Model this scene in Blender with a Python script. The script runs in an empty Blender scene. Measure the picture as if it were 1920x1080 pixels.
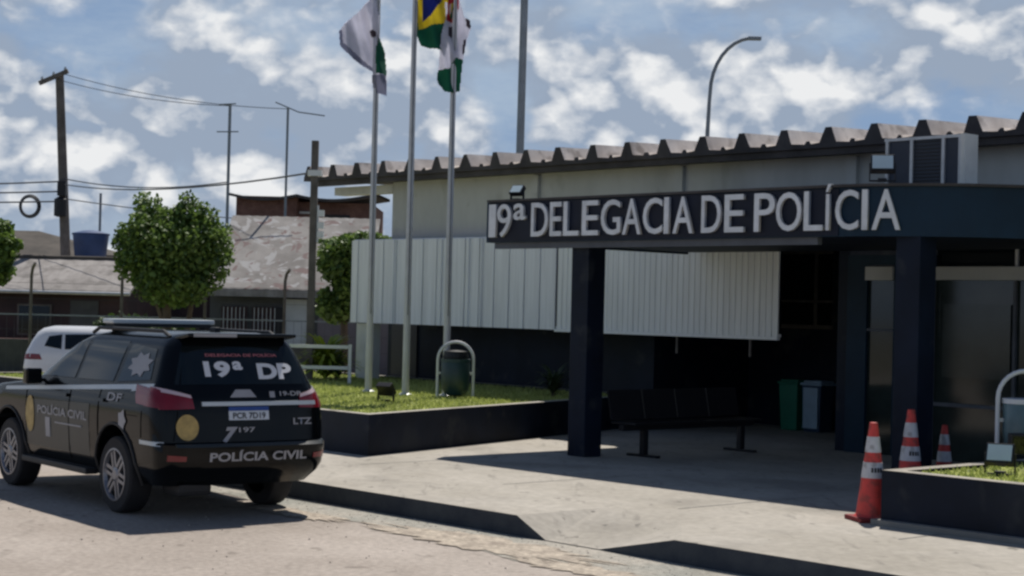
import bpy, bmesh, math, random
from mathutils import Vector, Matrix, Euler
R=math.radians; PI=math.pi
random.seed(7)
S=bpy.context.scene; COL=S.collection
# ------------------------------------------------------------------ camera, sky, sun, exposure
F=3200.0; ROLL=.025; PITCH=math.atan(38/3200); HC=2.15
cd=bpy.data.cameras.new('camera'); cam=bpy.data.objects.new('camera',cd); COL.objects.link(cam)
cd.sensor_width=36; cd.lens=36*F/1920; cd.clip_end=3000; cd.clip_start=.1
R0=Vector((1,0,0)); U0=Vector((0,-math.sin(PITCH),math.cos(PITCH))); FW=Vector((0,math.cos(PITCH),math.sin(PITCH)))
rr_=R0*math.cos(ROLL)+U0*math.sin(ROLL); uu_=-R0*math.sin(ROLL)+U0*math.cos(ROLL)
m=Matrix((rr_,uu_,-FW)).transposed().to_4x4(); m.translation=Vector((0,0,HC)); cam.matrix_world=m
S.camera=cam
S.view_settings.view_transform='Standard'; S.view_settings.look='None'; S.view_settings.exposure=-.08; S.view_settings.gamma=1
S.render.engine='CYCLES'; S.cycles.pixel_filter_type='BLACKMAN_HARRIS'; S.cycles.filter_width=2.6
SUN_EL=R(58.4); SUN_AZ=math.atan2(.26,.966)      # from +Y towards +X
sd=bpy.data.lights.new('sun','SUN'); sd.energy=4.9; sd.angle=R(.5); sd.color=(1,.95,.88)
sun=bpy.data.objects.new('sun',sd); COL.objects.link(sun)
dsun=Vector((math.sin(SUN_AZ)*math.cos(SUN_EL),math.cos(SUN_AZ)*math.cos(SUN_EL),math.sin(SUN_EL)))
sun.rotation_euler=dsun.to_track_quat('Z','Y').to_euler()
w=bpy.data.worlds.new('World'); S.world=w; w.use_nodes=True
def build_world():
    nt=w.node_tree; N=nt.nodes; L=nt.links; N.clear()
    out=N.new('ShaderNodeOutputWorld'); bg=N.new('ShaderNodeBackground'); bg.inputs[1].default_value=.1
    L.new(bg.outputs[0],out.inputs[0])
    sky=N.new('ShaderNodeTexSky'); sky.sky_type='NISHITA'; sky.sun_disc=False; sky.sun_elevation=SUN_EL; sky.sun_rotation=SUN_AZ
    tc=N.new('ShaderNodeTexCoord'); D=tc.outputs['Generated']
    def mth(op,a,b=None,c=None,clamp=False):
        n=N.new('ShaderNodeMath'); n.operation=op; n.use_clamp=clamp
        for i,v in enumerate((a,b,c)):
            if v is None: continue
            if isinstance(v,(int,float)): n.inputs[i].default_value=v
            else: L.new(v,n.inputs[i])
        return n.outputs[0]
    def vmul(vec,s):
        n=N.new('ShaderNodeVectorMath'); n.operation='MULTIPLY'; L.new(vec,n.inputs[0]); n.inputs[1].default_value=s; return n.outputs[0]
    def vadd(vec,s):
        n=N.new('ShaderNodeVectorMath'); n.operation='ADD'; L.new(vec,n.inputs[0])
        if isinstance(s,tuple): n.inputs[1].default_value=s
        else: L.new(s,n.inputs[1])
        return n.outputs[0]
    def noise(vec,sc,det=6,ro=.55):
        n=N.new('ShaderNodeTexNoise'); n.inputs['Scale'].default_value=sc; n.inputs['Detail'].default_value=det; n.inputs['Roughness'].default_value=ro
        L.new(vec,n.inputs['Vector']); return n
    def mrange(v,a,b,c=0,d=1):
        n=N.new('ShaderNodeMapRange'); n.interpolation_type='SMOOTHSTEP'; L.new(v,n.inputs[0])
        for i,x in enumerate((a,b,c,d)): n.inputs[i+1].default_value=x
        return n.outputs[0]
    def mix(f,a,b):
        n=N.new('ShaderNodeMix'); n.data_type='RGBA'
        L.new(f,n.inputs[0])
        for i,v in ((6,a),(7,b)):
            if isinstance(v,tuple): n.inputs[i].default_value=(*v,1)
            else: L.new(v,n.inputs[i])
        return n.outputs[2]
    Q=vmul(D,(1,1,1.45))
    sep=N.new('ShaderNodeSeparateXYZ'); L.new(D,sep.inputs[0])
    y=mth('MAXIMUM',mth('ABSOLUTE',sep.outputs[1]),.05)
    cmb=N.new('ShaderNodeCombineXYZ'); L.new(mth('DIVIDE',sep.outputs[0],y),cmb.inputs[0]); L.new(mth('DIVIDE',sep.outputs[2],y),cmb.inputs[1])
    wob=noise(vmul(D,(1,1,1.6)),16,4,.5)
    P=vadd(cmb.outputs[0],vmul(vadd(wob.outputs['Color'],(-.5,-.5,-.5)),(.045,.03,0)))
    # large cloud masses: (azimuth, elevation, half width, half height, amount)
    def b(px,py,rx,ry,a): return ((px-960)/F,(578+.025*(px-960)-py)/F,rx/F,ry/F,a)
    blobs=[b(110,270,230,110,.16),b(330,240,170,90,.12),b(560,90,220,80,-.13),b(420,120,250,110,-.05),b(520,300,150,80,.16),b(740,210,170,110,.2),b(860,260,90,70,.08),
           b(1080,190,110,80,.2),b(1260,190,190,110,.24),b(1460,190,180,110,.22),b(1800,80,200,130,.17),b(1050,60,160,70,.12),
           b(1300,90,60,120,-.06),b(1500,250,200,70,.1),b(1620,290,160,50,.1),
           b(200,50,330,50,-.10),b(930,230,70,110,-.16),b(1270,40,170,60,-.16),b(1130,120,110,70,-.06),b(1680,210,160,60,-.22),b(440,170,120,60,-.02),b(1560,60,120,60,-.1)]
    tot=None
    for (ax,el,rx,ry,a) in blobs:
        q=vmul(vadd(P,(-ax,-el,0)),(1/rx,1/ry,0))
        n=N.new('ShaderNodeVectorMath'); n.operation='LENGTH'; L.new(q,n.inputs[0])
        v=mrange(n.outputs['Value'],0,1.5,a,0)
        tot=v if tot is None else mth('ADD',tot,v)
    def puff(vec):
        o=None
        for sc,k in ((15,.62),(38,.38)):
            v=mth('MULTIPLY',mth('ABSOLUTE',mth('SUBTRACT',noise(vec,sc,1.5,.4).outputs['Fac'],.5)),4.2*k)
            o=v if o is None else mth('ADD',o,v)
        return mth('MINIMUM',o,1.0)
    Qw=vadd(Q,vmul(vadd(noise(Q,24,3,.5).outputs['Color'],(-.5,-.5,-.5)),(.03,.03,.03)))
    n1=noise(Q,12,7,.56).outputs['Fac']
    off=(.008,0,.022)
    p1=puff(Qw); p1s=puff(vadd(Qw,off))
    n1s=noise(vadd(Q,off),12,7,.56).outputs['Fac']
    dens=mth('ADD',mth('ADD',n1,tot),mth('MULTIPLY',mth('SUBTRACT',p1,.35),.13))
    fade=mth('MULTIPLY',mrange(sep.outputs[2],.22,.50,1,.10),mrange(sep.outputs[1],-.4,.4,.45,1))
    mask=mth('MULTIPLY',mrange(dens,.34,.56),fade)
    veil=noise(vmul(D,(1,1,3.0)),6,7,.6).outputs['Fac']
    veilm=mth('MULTIPLY',mrange(veil,.34,.62,.1,1.0),fade)
    rel=mth('ADD',mth('MULTIPLY',mth('SUBTRACT',p1,p1s),1.3),mth('MULTIPLY',mth('SUBTRACT',n1,n1s),4.2))
    br=mth('ADD',mrange(dens,.44,.90,.02,.62),rel,clamp=True)
    K=10.6
    def kc(r,g,b_): return (r*K,g*K,b_*K)
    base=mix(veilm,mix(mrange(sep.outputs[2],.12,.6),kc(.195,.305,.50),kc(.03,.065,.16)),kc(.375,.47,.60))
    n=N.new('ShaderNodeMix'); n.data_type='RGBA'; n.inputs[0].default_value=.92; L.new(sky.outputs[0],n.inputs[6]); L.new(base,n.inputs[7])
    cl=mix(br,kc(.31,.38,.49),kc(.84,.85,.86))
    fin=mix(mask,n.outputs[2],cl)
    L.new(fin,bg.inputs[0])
build_world()

# ------------------------------------------------------------------ helpers
TH=R(42.3); BO=Vector((-2.68,33,0)); BROT=-(PI/2-TH)
def Bw(u,v,z=0):
    return Vector((BO.x+u*math.sin(TH)-v*math.cos(TH), BO.y-u*math.cos(TH)-v*math.sin(TH), z))
ORG={}
def tag(o,label=None,cat=None,group=None,kind=None):
    if label: o['label']=label
    if cat: o['category']=cat
    if group: o['group']=group
    if kind: o['kind']=kind
    return o
def thing(name,label,cat,org,frame='W',group=None,rot=None):
    """Empty at the thing's base. frame 'B': geometry in building coords (u, v, z); 'W': world coords; 'L': own local coords"""
    o=bpy.data.objects.new(name,None); COL.objects.link(o); o.empty_display_size=.3
    if frame=='B': o.location=Bw(*org); o.rotation_euler=(0,0,BROT)
    else: o.location=org; o.rotation_euler=(0,0,rot or 0)
    ORG[o.name]=(frame,Vector(org) if frame!='L' else Vector((0,0,0)))
    return tag(o,label,cat,group)
def link(name,me,mat,parent=None,smooth=False):
    o=bpy.data.objects.new(name,me); COL.objects.link(o)
    if mat is not None:
        for mm in (mat if isinstance(mat,(list,tuple)) else [mat]): me.materials.append(mm)
    if smooth:
        me.polygons.foreach_set('use_smooth',[True]*len(me.polygons)); me.set_sharp_from_angle(angle=R(35))
    if parent is not None:
        o.parent=parent; ORG[o.name]=ORG[parent.name]
    return o
class MB:
    def __init__(s): s.bm=bmesh.new()
    def box(s,x0,x1,y0,y1,z0,z1,M=None,mi=0):
        vs=[s.bm.verts.new(Vector((x,y,z)) if M is None else M@Vector((x,y,z))) for x in (x0,x1) for y in (y0,y1) for z in (z0,z1)]
        for f in ((0,1,3,2),(4,6,7,5),(0,4,5,1),(2,3,7,6),(0,2,6,4),(1,5,7,3)):
            fc=s.bm.faces.new([vs[i] for i in f]); fc.material_index=mi
        return s
    def bx(s,c,size,M=None,mi=0):
        return s.box(c[0]-size[0]/2,c[0]+size[0]/2,c[1]-size[1]/2,c[1]+size[1]/2,c[2]-size[2]/2,c[2]+size[2]/2,M,mi)
    def poly(s,pts,mi=0):
        f=s.bm.faces.new([s.bm.verts.new(p) for p in pts]); f.material_index=mi; return f
    def prism(s,pts,z0,z1,mi=0):
        n=len(pts); a=[s.bm.verts.new((p[0],p[1],z0)) for p in pts]; b=[s.bm.verts.new((p[0],p[1],z1)) for p in pts]
        s.bm.faces.new(a[::-1]).material_index=mi; s.bm.faces.new(b).material_index=mi
        for i in range(n): s.bm.faces.new((a[i],a[(i+1)%n],b[(i+1)%n],b[i])).material_index=mi
        return s
    def tube(s,pts,r,seg=10,cap=True,mi=0):
        pts=[Vector(p) for p in pts]; n=len(pts); rings=[]
        rs=r if isinstance(r,(list,tuple)) else [r]*n
        ref=None
        for i,p in enumerate(pts):
            t=(pts[min(i+1,n-1)]-pts[max(i-1,0)]).normalized()
            if ref is None: ref=Vector((0,0,1)) if abs(t.z)<.9 else Vector((0,1,0))
            a=t.cross(ref).normalized(); b_=t.cross(a).normalized(); ref=-b_ if False else ref
            rings.append([s.bm.verts.new(p+(a*math.cos(2*PI*k/seg)+b_*math.sin(2*PI*k/seg))*rs[i]) for k in range(seg)])
        for i in range(n-1):
            for k in range(seg):
                s.bm.faces.new((rings[i][k],rings[i][(k+1)%seg],rings[i+1][(k+1)%seg],rings[i+1][k])).material_index=mi
        if cap:
            s.bm.faces.new(rings[0][::-1]).material_index=mi; s.bm.faces.new(rings[-1]).material_index=mi
        return s
    def lathe(s,prof,c=(0,0,0),axis='z',seg=24,mi=0,cap=True):
        """prof: list of (r, h)"""
        rings=[]
        for r,h in prof:
            ring=[]
            for k in range(seg):
                a=2*PI*k/seg; x,y=r*math.cos(a),r*math.sin(a)
                p=(x,y,h) if axis=='z' else ((x,h,y) if axis=='y' else (h,x,y))
                ring.append(s.bm.verts.new((p[0]+c[0],p[1]+c[1],p[2]+c[2])))
            rings.append(ring)
        for i in range(len(rings)-1):
            for k in range(seg):
                s.bm.faces.new((rings[i][k],rings[i][(k+1)%seg],rings[i+1][(k+1)%seg],rings[i+1][k])).material_index=mi
        if cap: s.bm.faces.new(rings[0][::-1]).material_index=mi; s.bm.faces.new(rings[-1]).material_index=mi
        return s
    def build(s,name,mat,parent=None,bevel=0,smooth=False):
        if parent is not None and parent.name in ORG: fr,org=ORG[parent.name]
        else: fr,org='W',Vector((0,0,0))
        if fr=='B':
            for v in s.bm.verts: v.co=Vector((v.co.x-org.x,-(v.co.y-org.y),v.co.z-org.z))
        elif fr=='W':
            for v in s.bm.verts: v.co=v.co-org
        bmesh.ops.recalc_face_normals(s.bm,faces=s.bm.faces)
        if bevel>0:
            es=[e for e in s.bm.edges if len(e.link_faces)==2 and e.calc_face_angle(0)>R(40)]
            bmesh.ops.bevel(s.bm,geom=es,offset=bevel,segments=2,profile=.6,affect='EDGES',clamp_overlap=True)
        me=bpy.data.meshes.new(name); s.bm.to_mesh(me); s.bm.free()
        return link(name,me,mat,parent,smooth)
def nodes(name):
    m=bpy.data.materials.new(name); m.use_nodes=True; nt=m.node_tree; return m,nt,nt.nodes,nt.links,nt.nodes['Principled BSDF']
def mat(name,col,rough=.7,metal=0,var=.12,scale=3,bump=0,bscale=60,col2=None,lo=.35,hi=.65,spec=None,coat=0,stretch=(1,1,1),fine=0):
    m,nt,N,L,b=nodes(name)
    tc=N.new('ShaderNodeTexCoord'); mp=N.new('ShaderNodeMapping'); mp.inputs['Scale'].default_value=stretch; L.new(tc.outputs['Object'],mp.inputs[0])
    n=N.new('ShaderNodeTexNoise'); n.inputs['Scale'].default_value=scale; n.inputs['Detail'].default_value=8; n.inputs['Roughness'].default_value=.62; L.new(mp.outputs[0],n.inputs['Vector'])
    r=N.new('ShaderNodeMapRange'); L.new(n.outputs['Fac'],r.inputs[0]); r.inputs[1].default_value=lo; r.inputs[2].default_value=hi
    mx=N.new('ShaderNodeMix'); mx.data_type='RGBA'; L.new(r.outputs[0],mx.inputs[0])
    c2=col2 or tuple(min(1,c*(1+var)) for c in col); c1=col if col2 else tuple(c*(1-var) for c in col)
    mx.inputs[6].default_value=(*c1,1); mx.inputs[7].default_value=(*c2,1)
    outc=mx.outputs[2]
    if fine:
        n3=N.new('ShaderNodeTexNoise'); n3.inputs['Scale'].default_value=bscale*.4; n3.inputs['Detail'].default_value=5; L.new(mp.outputs[0],n3.inputs['Vector'])
        r3=N.new('ShaderNodeMapRange'); L.new(n3.outputs['Fac'],r3.inputs[0]); r3.inputs[1].default_value=.3; r3.inputs[2].default_value=.7; r3.inputs[3].default_value=1-fine; r3.inputs[4].default_value=1+fine
        vm=N.new('ShaderNodeVectorMath'); vm.operation='SCALE'; L.new(outc,vm.inputs[0]); L.new(r3.outputs[0],vm.inputs['Scale']); outc=vm.outputs[0]
    L.new(outc,b.inputs['Base Color'])
    b.inputs['Roughness'].default_value=rough; b.inputs['Metallic'].default_value=metal
    if spec is not None: b.inputs['Specular IOR Level'].default_value=spec
    if coat: b.inputs['Coat Weight'].default_value=coat; b.inputs['Coat Roughness'].default_value=.05
    if bump:
        n2=N.new('ShaderNodeTexNoise'); n2.inputs['Scale'].default_value=bscale; n2.inputs['Detail'].default_value=6; L.new(mp.outputs[0],n2.inputs['Vector'])
        bp=N.new('ShaderNodeBump'); bp.inputs['Strength'].default_value=bump; bp.inputs['Distance'].default_value=.02
        L.new(n2.outputs['Fac'],bp.inputs['Height']); L.new(bp.outputs[0],b.inputs['Normal'])
    return m
def leafmat(name,ca,cb):
    m,nt,N,L,b=nodes(name)
    g=N.new('ShaderNodeNewGeometry'); tc=N.new('ShaderNodeTexCoord')
    n=N.new('ShaderNodeTexNoise'); n.inputs['Scale'].default_value=1.6; n.inputs['Detail'].default_value=3; L.new(tc.outputs['Object'],n.inputs['Vector'])
    a=N.new('ShaderNodeMath'); a.operation='ADD'; L.new(g.outputs['Random Per Island'],a.inputs[0]); L.new(n.outputs['Fac'],a.inputs[1])
    r=N.new('ShaderNodeMapRange'); L.new(a.outputs[0],r.inputs[0]); r.inputs[1].default_value=.3; r.inputs[2].default_value=1.25
    mx=N.new('ShaderNodeMix'); mx.data_type='RGBA'; L.new(r.outputs[0],mx.inputs[0]); mx.inputs[6].default_value=(*ca,1); mx.inputs[7].default_value=(*cb,1)
    L.new(mx.outputs[2],b.inputs['Base Color']); b.inputs['Roughness'].default_value=.55
    t=N.new('ShaderNodeBsdfTranslucent'); L.new(mx.outputs[2],t.inputs[0]); ms=N.new('ShaderNodeMixShader'); ms.inputs[0].default_value=.3
    L.new(b.outputs[0],ms.inputs[1]); L.new(t.outputs[0],ms.inputs[2]); L.new(ms.outputs[0],N['Material Output'].inputs[0])
    return m
M={}
M['road']=mat('worn_asphalt',(.30,.255,.215),.95,scale=.45,bump=.5,bscale=40,col2=(.44,.385,.335),lo=.33,hi=.7,fine=.18)
M['gutter']=mat('gutter_concrete',(.27,.27,.235),.95,scale=.9,bump=.6,bscale=40,col2=(.42,.38,.32),fine=.25)
M['concrete']=mat('pavement_concrete',(.33,.30,.25),.9,scale=.55,bump=.3,bscale=30,col2=(.44,.405,.35),fine=.12)
M['kerbn']=mat('kerb_dark',(.022,.03,.045),.8,scale=3,col2=(.05,.06,.07),bump=.4)  # dark blue-grey tone for the riser faces of the kerb
M['kerb']=mat('kerb_stone',(.20,.20,.19),.9,scale=2,bump=.4)
M['soil']=mat('lawn_soil',(.17,.19,.04),.95,scale=2.5,col2=(.34,.38,.07),bump=.6,fine=.3)
M['farlawn']=mat('far_lawn',(.12,.15,.04),.95,scale=.6,col2=(.26,.29,.08),bump=.5,fine=.3)
M['sand']=mat('sand_wash',(.30,.25,.20),.95,scale=5,col2=(.50,.43,.34),bump=.5,bscale=50,fine=.25)
M['grit']=mat('grit',(.36,.31,.25),.95,scale=9,col2=(.60,.52,.42))
M['dirt']=mat('dirt',(.20,.15,.11),.95,scale=.2,col2=(.16,.16,.09),bump=.5,fine=.2)
M['navy']=mat('navy_paint',(.006,.011,.024),.6,scale=1.3,var=.35,bump=.06,bscale=20,spec=.2)
M['navy2']=mat('navy_fascia',(.006,.024,.046),.55,scale=1.2,var=.25,bump=.05,spec=.25)
M['trimd']=mat('slate_trim',(.10,.11,.13),.8,var=.15)
M['board']=mat('black_sign_board',(.007,.010,.022),.5,scale=2,var=.3,spec=.25)
M['upper']=mat('grey_render',(.47,.48,.46),.9,scale=.8,var=.14,bump=.15,bscale=25,stretch=(1,1,.4))
M['pale']=mat('pale_render',(.55,.56,.55),.9,scale=1.2,var=.15,bump=.15)
M['blind']=mat('grey_metal_slat',(.78,.80,.82),.6,scale=2.5,var=.09,stretch=(5,5,.25))
M['blind2']=mat('grey_ribbed_slat',(.80,.82,.81),.6,scale=2.5,var=.08,stretch=(5,5,.25))
M['roof']=mat('fibre_cement',(.52,.47,.43),.95,scale=1.5,col2=(.80,.74,.68),bump=.3)
M['under']=mat('dark_timber',(.06,.055,.055),.9,scale=2,var=.3)
M['black']=mat('black_metal',(.012,.012,.015),.5,spec=.4)
M['rubber']=mat('rubber',(.018,.018,.02),.85,var=.2,scale=8)
M['silver']=mat('sign_letter_metal',(.66,.67,.68),.38,metal=.25,var=.12,scale=5)
M['chrome']=mat('chrome',(.75,.77,.78),.18,metal=.9)
M['galv']=mat('galvanised_steel',(.55,.56,.56),.45,metal=.4,var=.12,scale=5)
M['whitepole']=mat('pole_paint',(.50,.51,.53),.5,var=.1,scale=3,metal=.2)
M['whitemetal']=mat('white_painted_metal',(.72,.73,.74),.5,var=.06)
M['darkgreen']=mat('bin_green',(.02,.05,.055),.4,var=.2)
M['tealbin']=mat('bin_teal',(.10,.17,.19),.35,var=.15)
M['wgreen']=mat('plastic_green',(.01,.17,.10),.45)
M['wblue']=mat('plastic_blue',(.02,.05,.10),.45)
M['wgrey']=mat('plastic_pale_blue',(.30,.42,.52),.45)
M['glass']=mat('dark_glass',(.006,.010,.012),.06,var=.1,spec=.42)
M['glass2']=mat('tinted_glass',(.02,.03,.028),.09,var=.2,spec=.6)
M['orange']=mat('cone_orange',(.60,.055,.045),.6,var=.12,scale=9)
M['conewhite']=mat('cone_reflective',(.55,.55,.56),.4,var=.1,scale=9)
M['conebase']=mat('cone_base',(.20,.02,.02),.8)
M['rust']=mat('rusty_steel',(.10,.065,.055),.85,var=.3,scale=6)
M['polec']=mat('weathered_pole',(.13,.115,.105),.9,var=.25,scale=4)
M['antenna']=mat('antenna_metal',(.22,.25,.28),.6,metal=.3)
M['wire']=mat('wire',(.05,.055,.065),.7)
M['acw']=mat('cream_metal',(.70,.70,.64),.6,var=.08)
M['grille']=mat('ac_grille',(.035,.045,.065),.6)
M['paint']=mat('car_black_paint',(.003,.004,.005),.14,var=.05,spec=.22,coat=.0)
M['carwhite']=mat('car_white_paint',(.70,.71,.73),.3,var=.02,coat=.5)
M['glassrefl']=mat('reflection_tint',(.022,.034,.032),.12,var=.3,scale=1.5,spec=.6)  # lighter greenish tone, painted as the reflection on the entrance glass
M['seam']=mat('shut_line',(.001,.001,.001),.9,spec=.1)
M['plast']=mat('black_plastic',(.015,.016,.018),.6,var=.1)
M['cgrey']=mat('door_grey_wrap',(.022,.028,.028),.4,var=.1)
M['decal']=mat('white_decal',(.72,.73,.75),.5,var=.03)
M['decalg']=mat('grey_decal',(.33,.33,.35),.5,var=.08)
M['decalr']=mat('red_decal',(.55,.18,.2),.5)
M['stripe']=mat('pale_stripe',(.55,.60,.62),.35,var=.05)
M['gold']=mat('gold_decal',(.42,.30,.10),.5,var=.2,scale=14)
M['red']=mat('tail_lamp_red',(.17,.006,.014),.2,var=.25,coat=.3)
M['clear']=mat('tail_lamp_clear',(.62,.48,.50),.15,var=.05,coat=.8)
M['platew']=mat('plate_pale',(.55,.60,.66),.4,var=.03)
M['plateb']=mat('plate_blue',(.02,.06,.25),.4)
M['rim']=mat('alloy',(.26,.26,.28),.35,metal=.6,var=.1)
M['brick']=mat('bare_brick',(.11,.055,.045),.95,scale=3,col2=(.19,.105,.085),bump=.4,fine=.2)
M['roofA']=mat('old_roof_tile',(.24,.22,.205),.95,scale=.9,col2=(.36,.335,.315),bump=.4,stretch=(3,1,1),fine=.15)
M['roofD']=mat('dark_roof_tile',(.05,.043,.036),.95,scale=1,col2=(.10,.085,.07),bump=.4)
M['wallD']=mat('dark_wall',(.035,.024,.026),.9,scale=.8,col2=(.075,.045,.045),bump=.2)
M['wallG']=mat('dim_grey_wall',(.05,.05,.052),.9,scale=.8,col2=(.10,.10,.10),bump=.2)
M['redwall']=mat('brick_red_wall',(.16,.065,.050),.9,scale=1,col2=(.22,.10,.085),bump=.2)
M['purple']=mat('grey_mauve_wall',(.15,.14,.17),.9,scale=1,var=.15,bump=.2)
M['tank']=mat('blue_tank',(.02,.055,.16),.5,var=.15)
M['trunk']=mat('bark',(.10,.075,.055),.95,scale=6,var=.35,bump=.8,bscale=30,stretch=(1,1,.3))
M['leafA']=leafmat('leaf_green',(.018,.05,.014),(.17,.26,.055))
M['leafB']=leafmat('leaf_dark',(.018,.045,.012),(.07,.12,.025))
M['leafY']=leafmat('leaf_yellow_green',(.13,.20,.015),(.36,.42,.04))
M['leafD']=leafmat('shrub_dark',(.015,.035,.015),(.06,.09,.04))
M['grass']=leafmat('grass_blade',(.19,.24,.04),(.50,.55,.17))
M['fl_white']=mat('flag_white',(.66,.66,.74),.8,var=.06,scale=4)
M['fl_grey']=mat('flag_grey_edge',(.28,.29,.38),.8,var=.1)
M['fl_green']=mat('flag_green',(.01,.14,.08),.8,var=.1)
M['fl_yellow']=mat('flag_yellow',(.62,.52,.05),.8,var=.1)
M['fl_blue']=mat('flag_blue',(.01,.03,.22),.8)
M['fl_red']=mat('flag_red',(.42,.03,.05),.8)
M['fl_dark']=mat('flag_emblem_dark',(.08,.06,.08),.8)
M['lampface']=mat('lamp_glass',(.55,.66,.68),.15,var=.05)
def dirty(key,spot,amt,sc=5.0,thr=(.66,.72)):
    """adds small dark spots and faint long stains to an existing surface"""
    m=M[key]; nt=m.node_tree; N=nt.nodes; L=nt.links; b=N['Principled BSDF']
    src=b.inputs['Base Color'].links[0].from_socket
    tc=N.new('ShaderNodeTexCoord'); cur=src
    for (s_,a,c,d,k,st) in ((sc,thr[0],thr[1],3,amt,(1,1,1)),(sc*.16,.52,.70,7,amt*.45,(1,1,1)),(sc*.5,.60,.72,8,amt*.5,(3,.5,1))):
        mp=N.new('ShaderNodeMapping'); mp.inputs['Scale'].default_value=st; mp.inputs['Rotation'].default_value=(0,0,.6); L.new(tc.outputs['Object'],mp.inputs[0])
        n=N.new('ShaderNodeTexNoise'); n.inputs['Scale'].default_value=s_; n.inputs['Detail'].default_value=d; L.new(mp.outputs[0],n.inputs['Vector'])
        r=N.new('ShaderNodeMapRange'); r.interpolation_type='SMOOTHSTEP'; L.new(n.outputs['Fac'],r.inputs[0]); r.inputs[1].default_value=a; r.inputs[2].default_value=c; r.inputs[4].default_value=k
        x=N.new('ShaderNodeMix'); x.data_type='RGBA'; L.new(r.outputs[0],x.inputs[0]); L.new(cur,x.inputs[6]); x.inputs[7].default_value=(*spot,1); cur=x.outputs[2]
    L.new(cur,b.inputs['Base Color'])
dirty('concrete',(.12,.11,.095),.75)
dirty('road',(.17,.145,.12),.6,3.0,(.62,.70))
dirty('gutter',(.14,.13,.10),.6)
dirty('orange',(.20,.05,.04),.6,9.0,(.52,.65))
dirty('conewhite',(.22,.21,.20),.6,9.0,(.52,.65))
dirty('navy',(.055,.06,.06),.5,2.0,(.57,.72))
dirty('upper',(.20,.20,.17),.5,1.5,(.6,.75))
dirty('roof',(.16,.13,.11),.6,2.5,(.55,.7))
dirty('roofA',(.12,.11,.10),.7,1.5,(.5,.7))
def stained():
    m,nt,N,L,b=nodes('stained_roof_sheet')
    tc=N.new('ShaderNodeTexCoord'); 
    def nz(sc,det,ro,dist=0):
        n=N.new('ShaderNodeTexNoise'); n.inputs['Scale'].default_value=sc; n.inputs['Detail'].default_value=det; n.inputs['Roughness'].default_value=ro; n.inputs['Distortion'].default_value=dist
        L.new(tc.outputs['Object'],n.inputs['Vector']); return n.outputs['Fac']
    def mr(v,a,c):
        n=N.new('ShaderNodeMapRange'); n.interpolation_type='SMOOTHSTEP'; L.new(v,n.inputs[0]); n.inputs[1].default_value=a; n.inputs[2].default_value=c; return n.outputs[0]
    def mx(f,a,c):
        n=N.new('ShaderNodeMix'); n.data_type='RGBA'; L.new(f,n.inputs[0])
        for i,v in ((6,a),(7,c)):
            if isinstance(v,tuple): n.inputs[i].default_value=(*v,1)
            else: L.new(v,n.inputs[i])
        return n.outputs[2]
    c=mx(mr(nz(.8,5,.6),.35,.65),(.20,.185,.17),(.31,.29,.27))
    c=mx(mr(nz(.9,2,.45,3.2),.55,.62),c,(.38,.37,.36))
    c=mx(mr(nz(.75,2,.45,3.6),.585,.64),c,(.20,.145,.135))
    L.new(c,b.inputs['Base Color']); b.inputs['Roughness'].default_value=.95
    return m
M['stained']=stained()

def textmesh(txt,size=1.0,bold=0.0,extrude=0.0,shear=0,spacing=1.0):
    c=bpy.data.curves.new('t','FONT'); c.body=txt; c.size=size; c.offset=bold; c.extrude=extrude; c.shear=shear; c.space_character=spacing
    c.resolution_u=4
    o=bpy.data.objects.new('t',c); COL.objects.link(o)
    dg=bpy.context.evaluated_depsgraph_get(); me=bpy.data.meshes.new_from_object(o.evaluated_get(dg))
    bpy.data.objects.remove(o); bpy.data.curves.remove(c)
    return me
def fit(me,x0,x1,z0,z1,fn):
    """scale a text mesh into the rectangle and place each vertex with fn(x, z, depth)"""
    xs=[v.co.x for v in me.vertices]; ys=[v.co.y for v in me.vertices]
    a,b_=min(xs),max(xs); c,d=min(ys),max(ys)
    for v in me.vertices:
        X=x0+(v.co.x-a)/max(1e-6,b_-a)*(x1-x0); Z=z0+(v.co.y-c)/max(1e-6,d-c)*(z1-z0)
        v.co=fn(X,Z,v.co.z)
    return me

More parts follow.
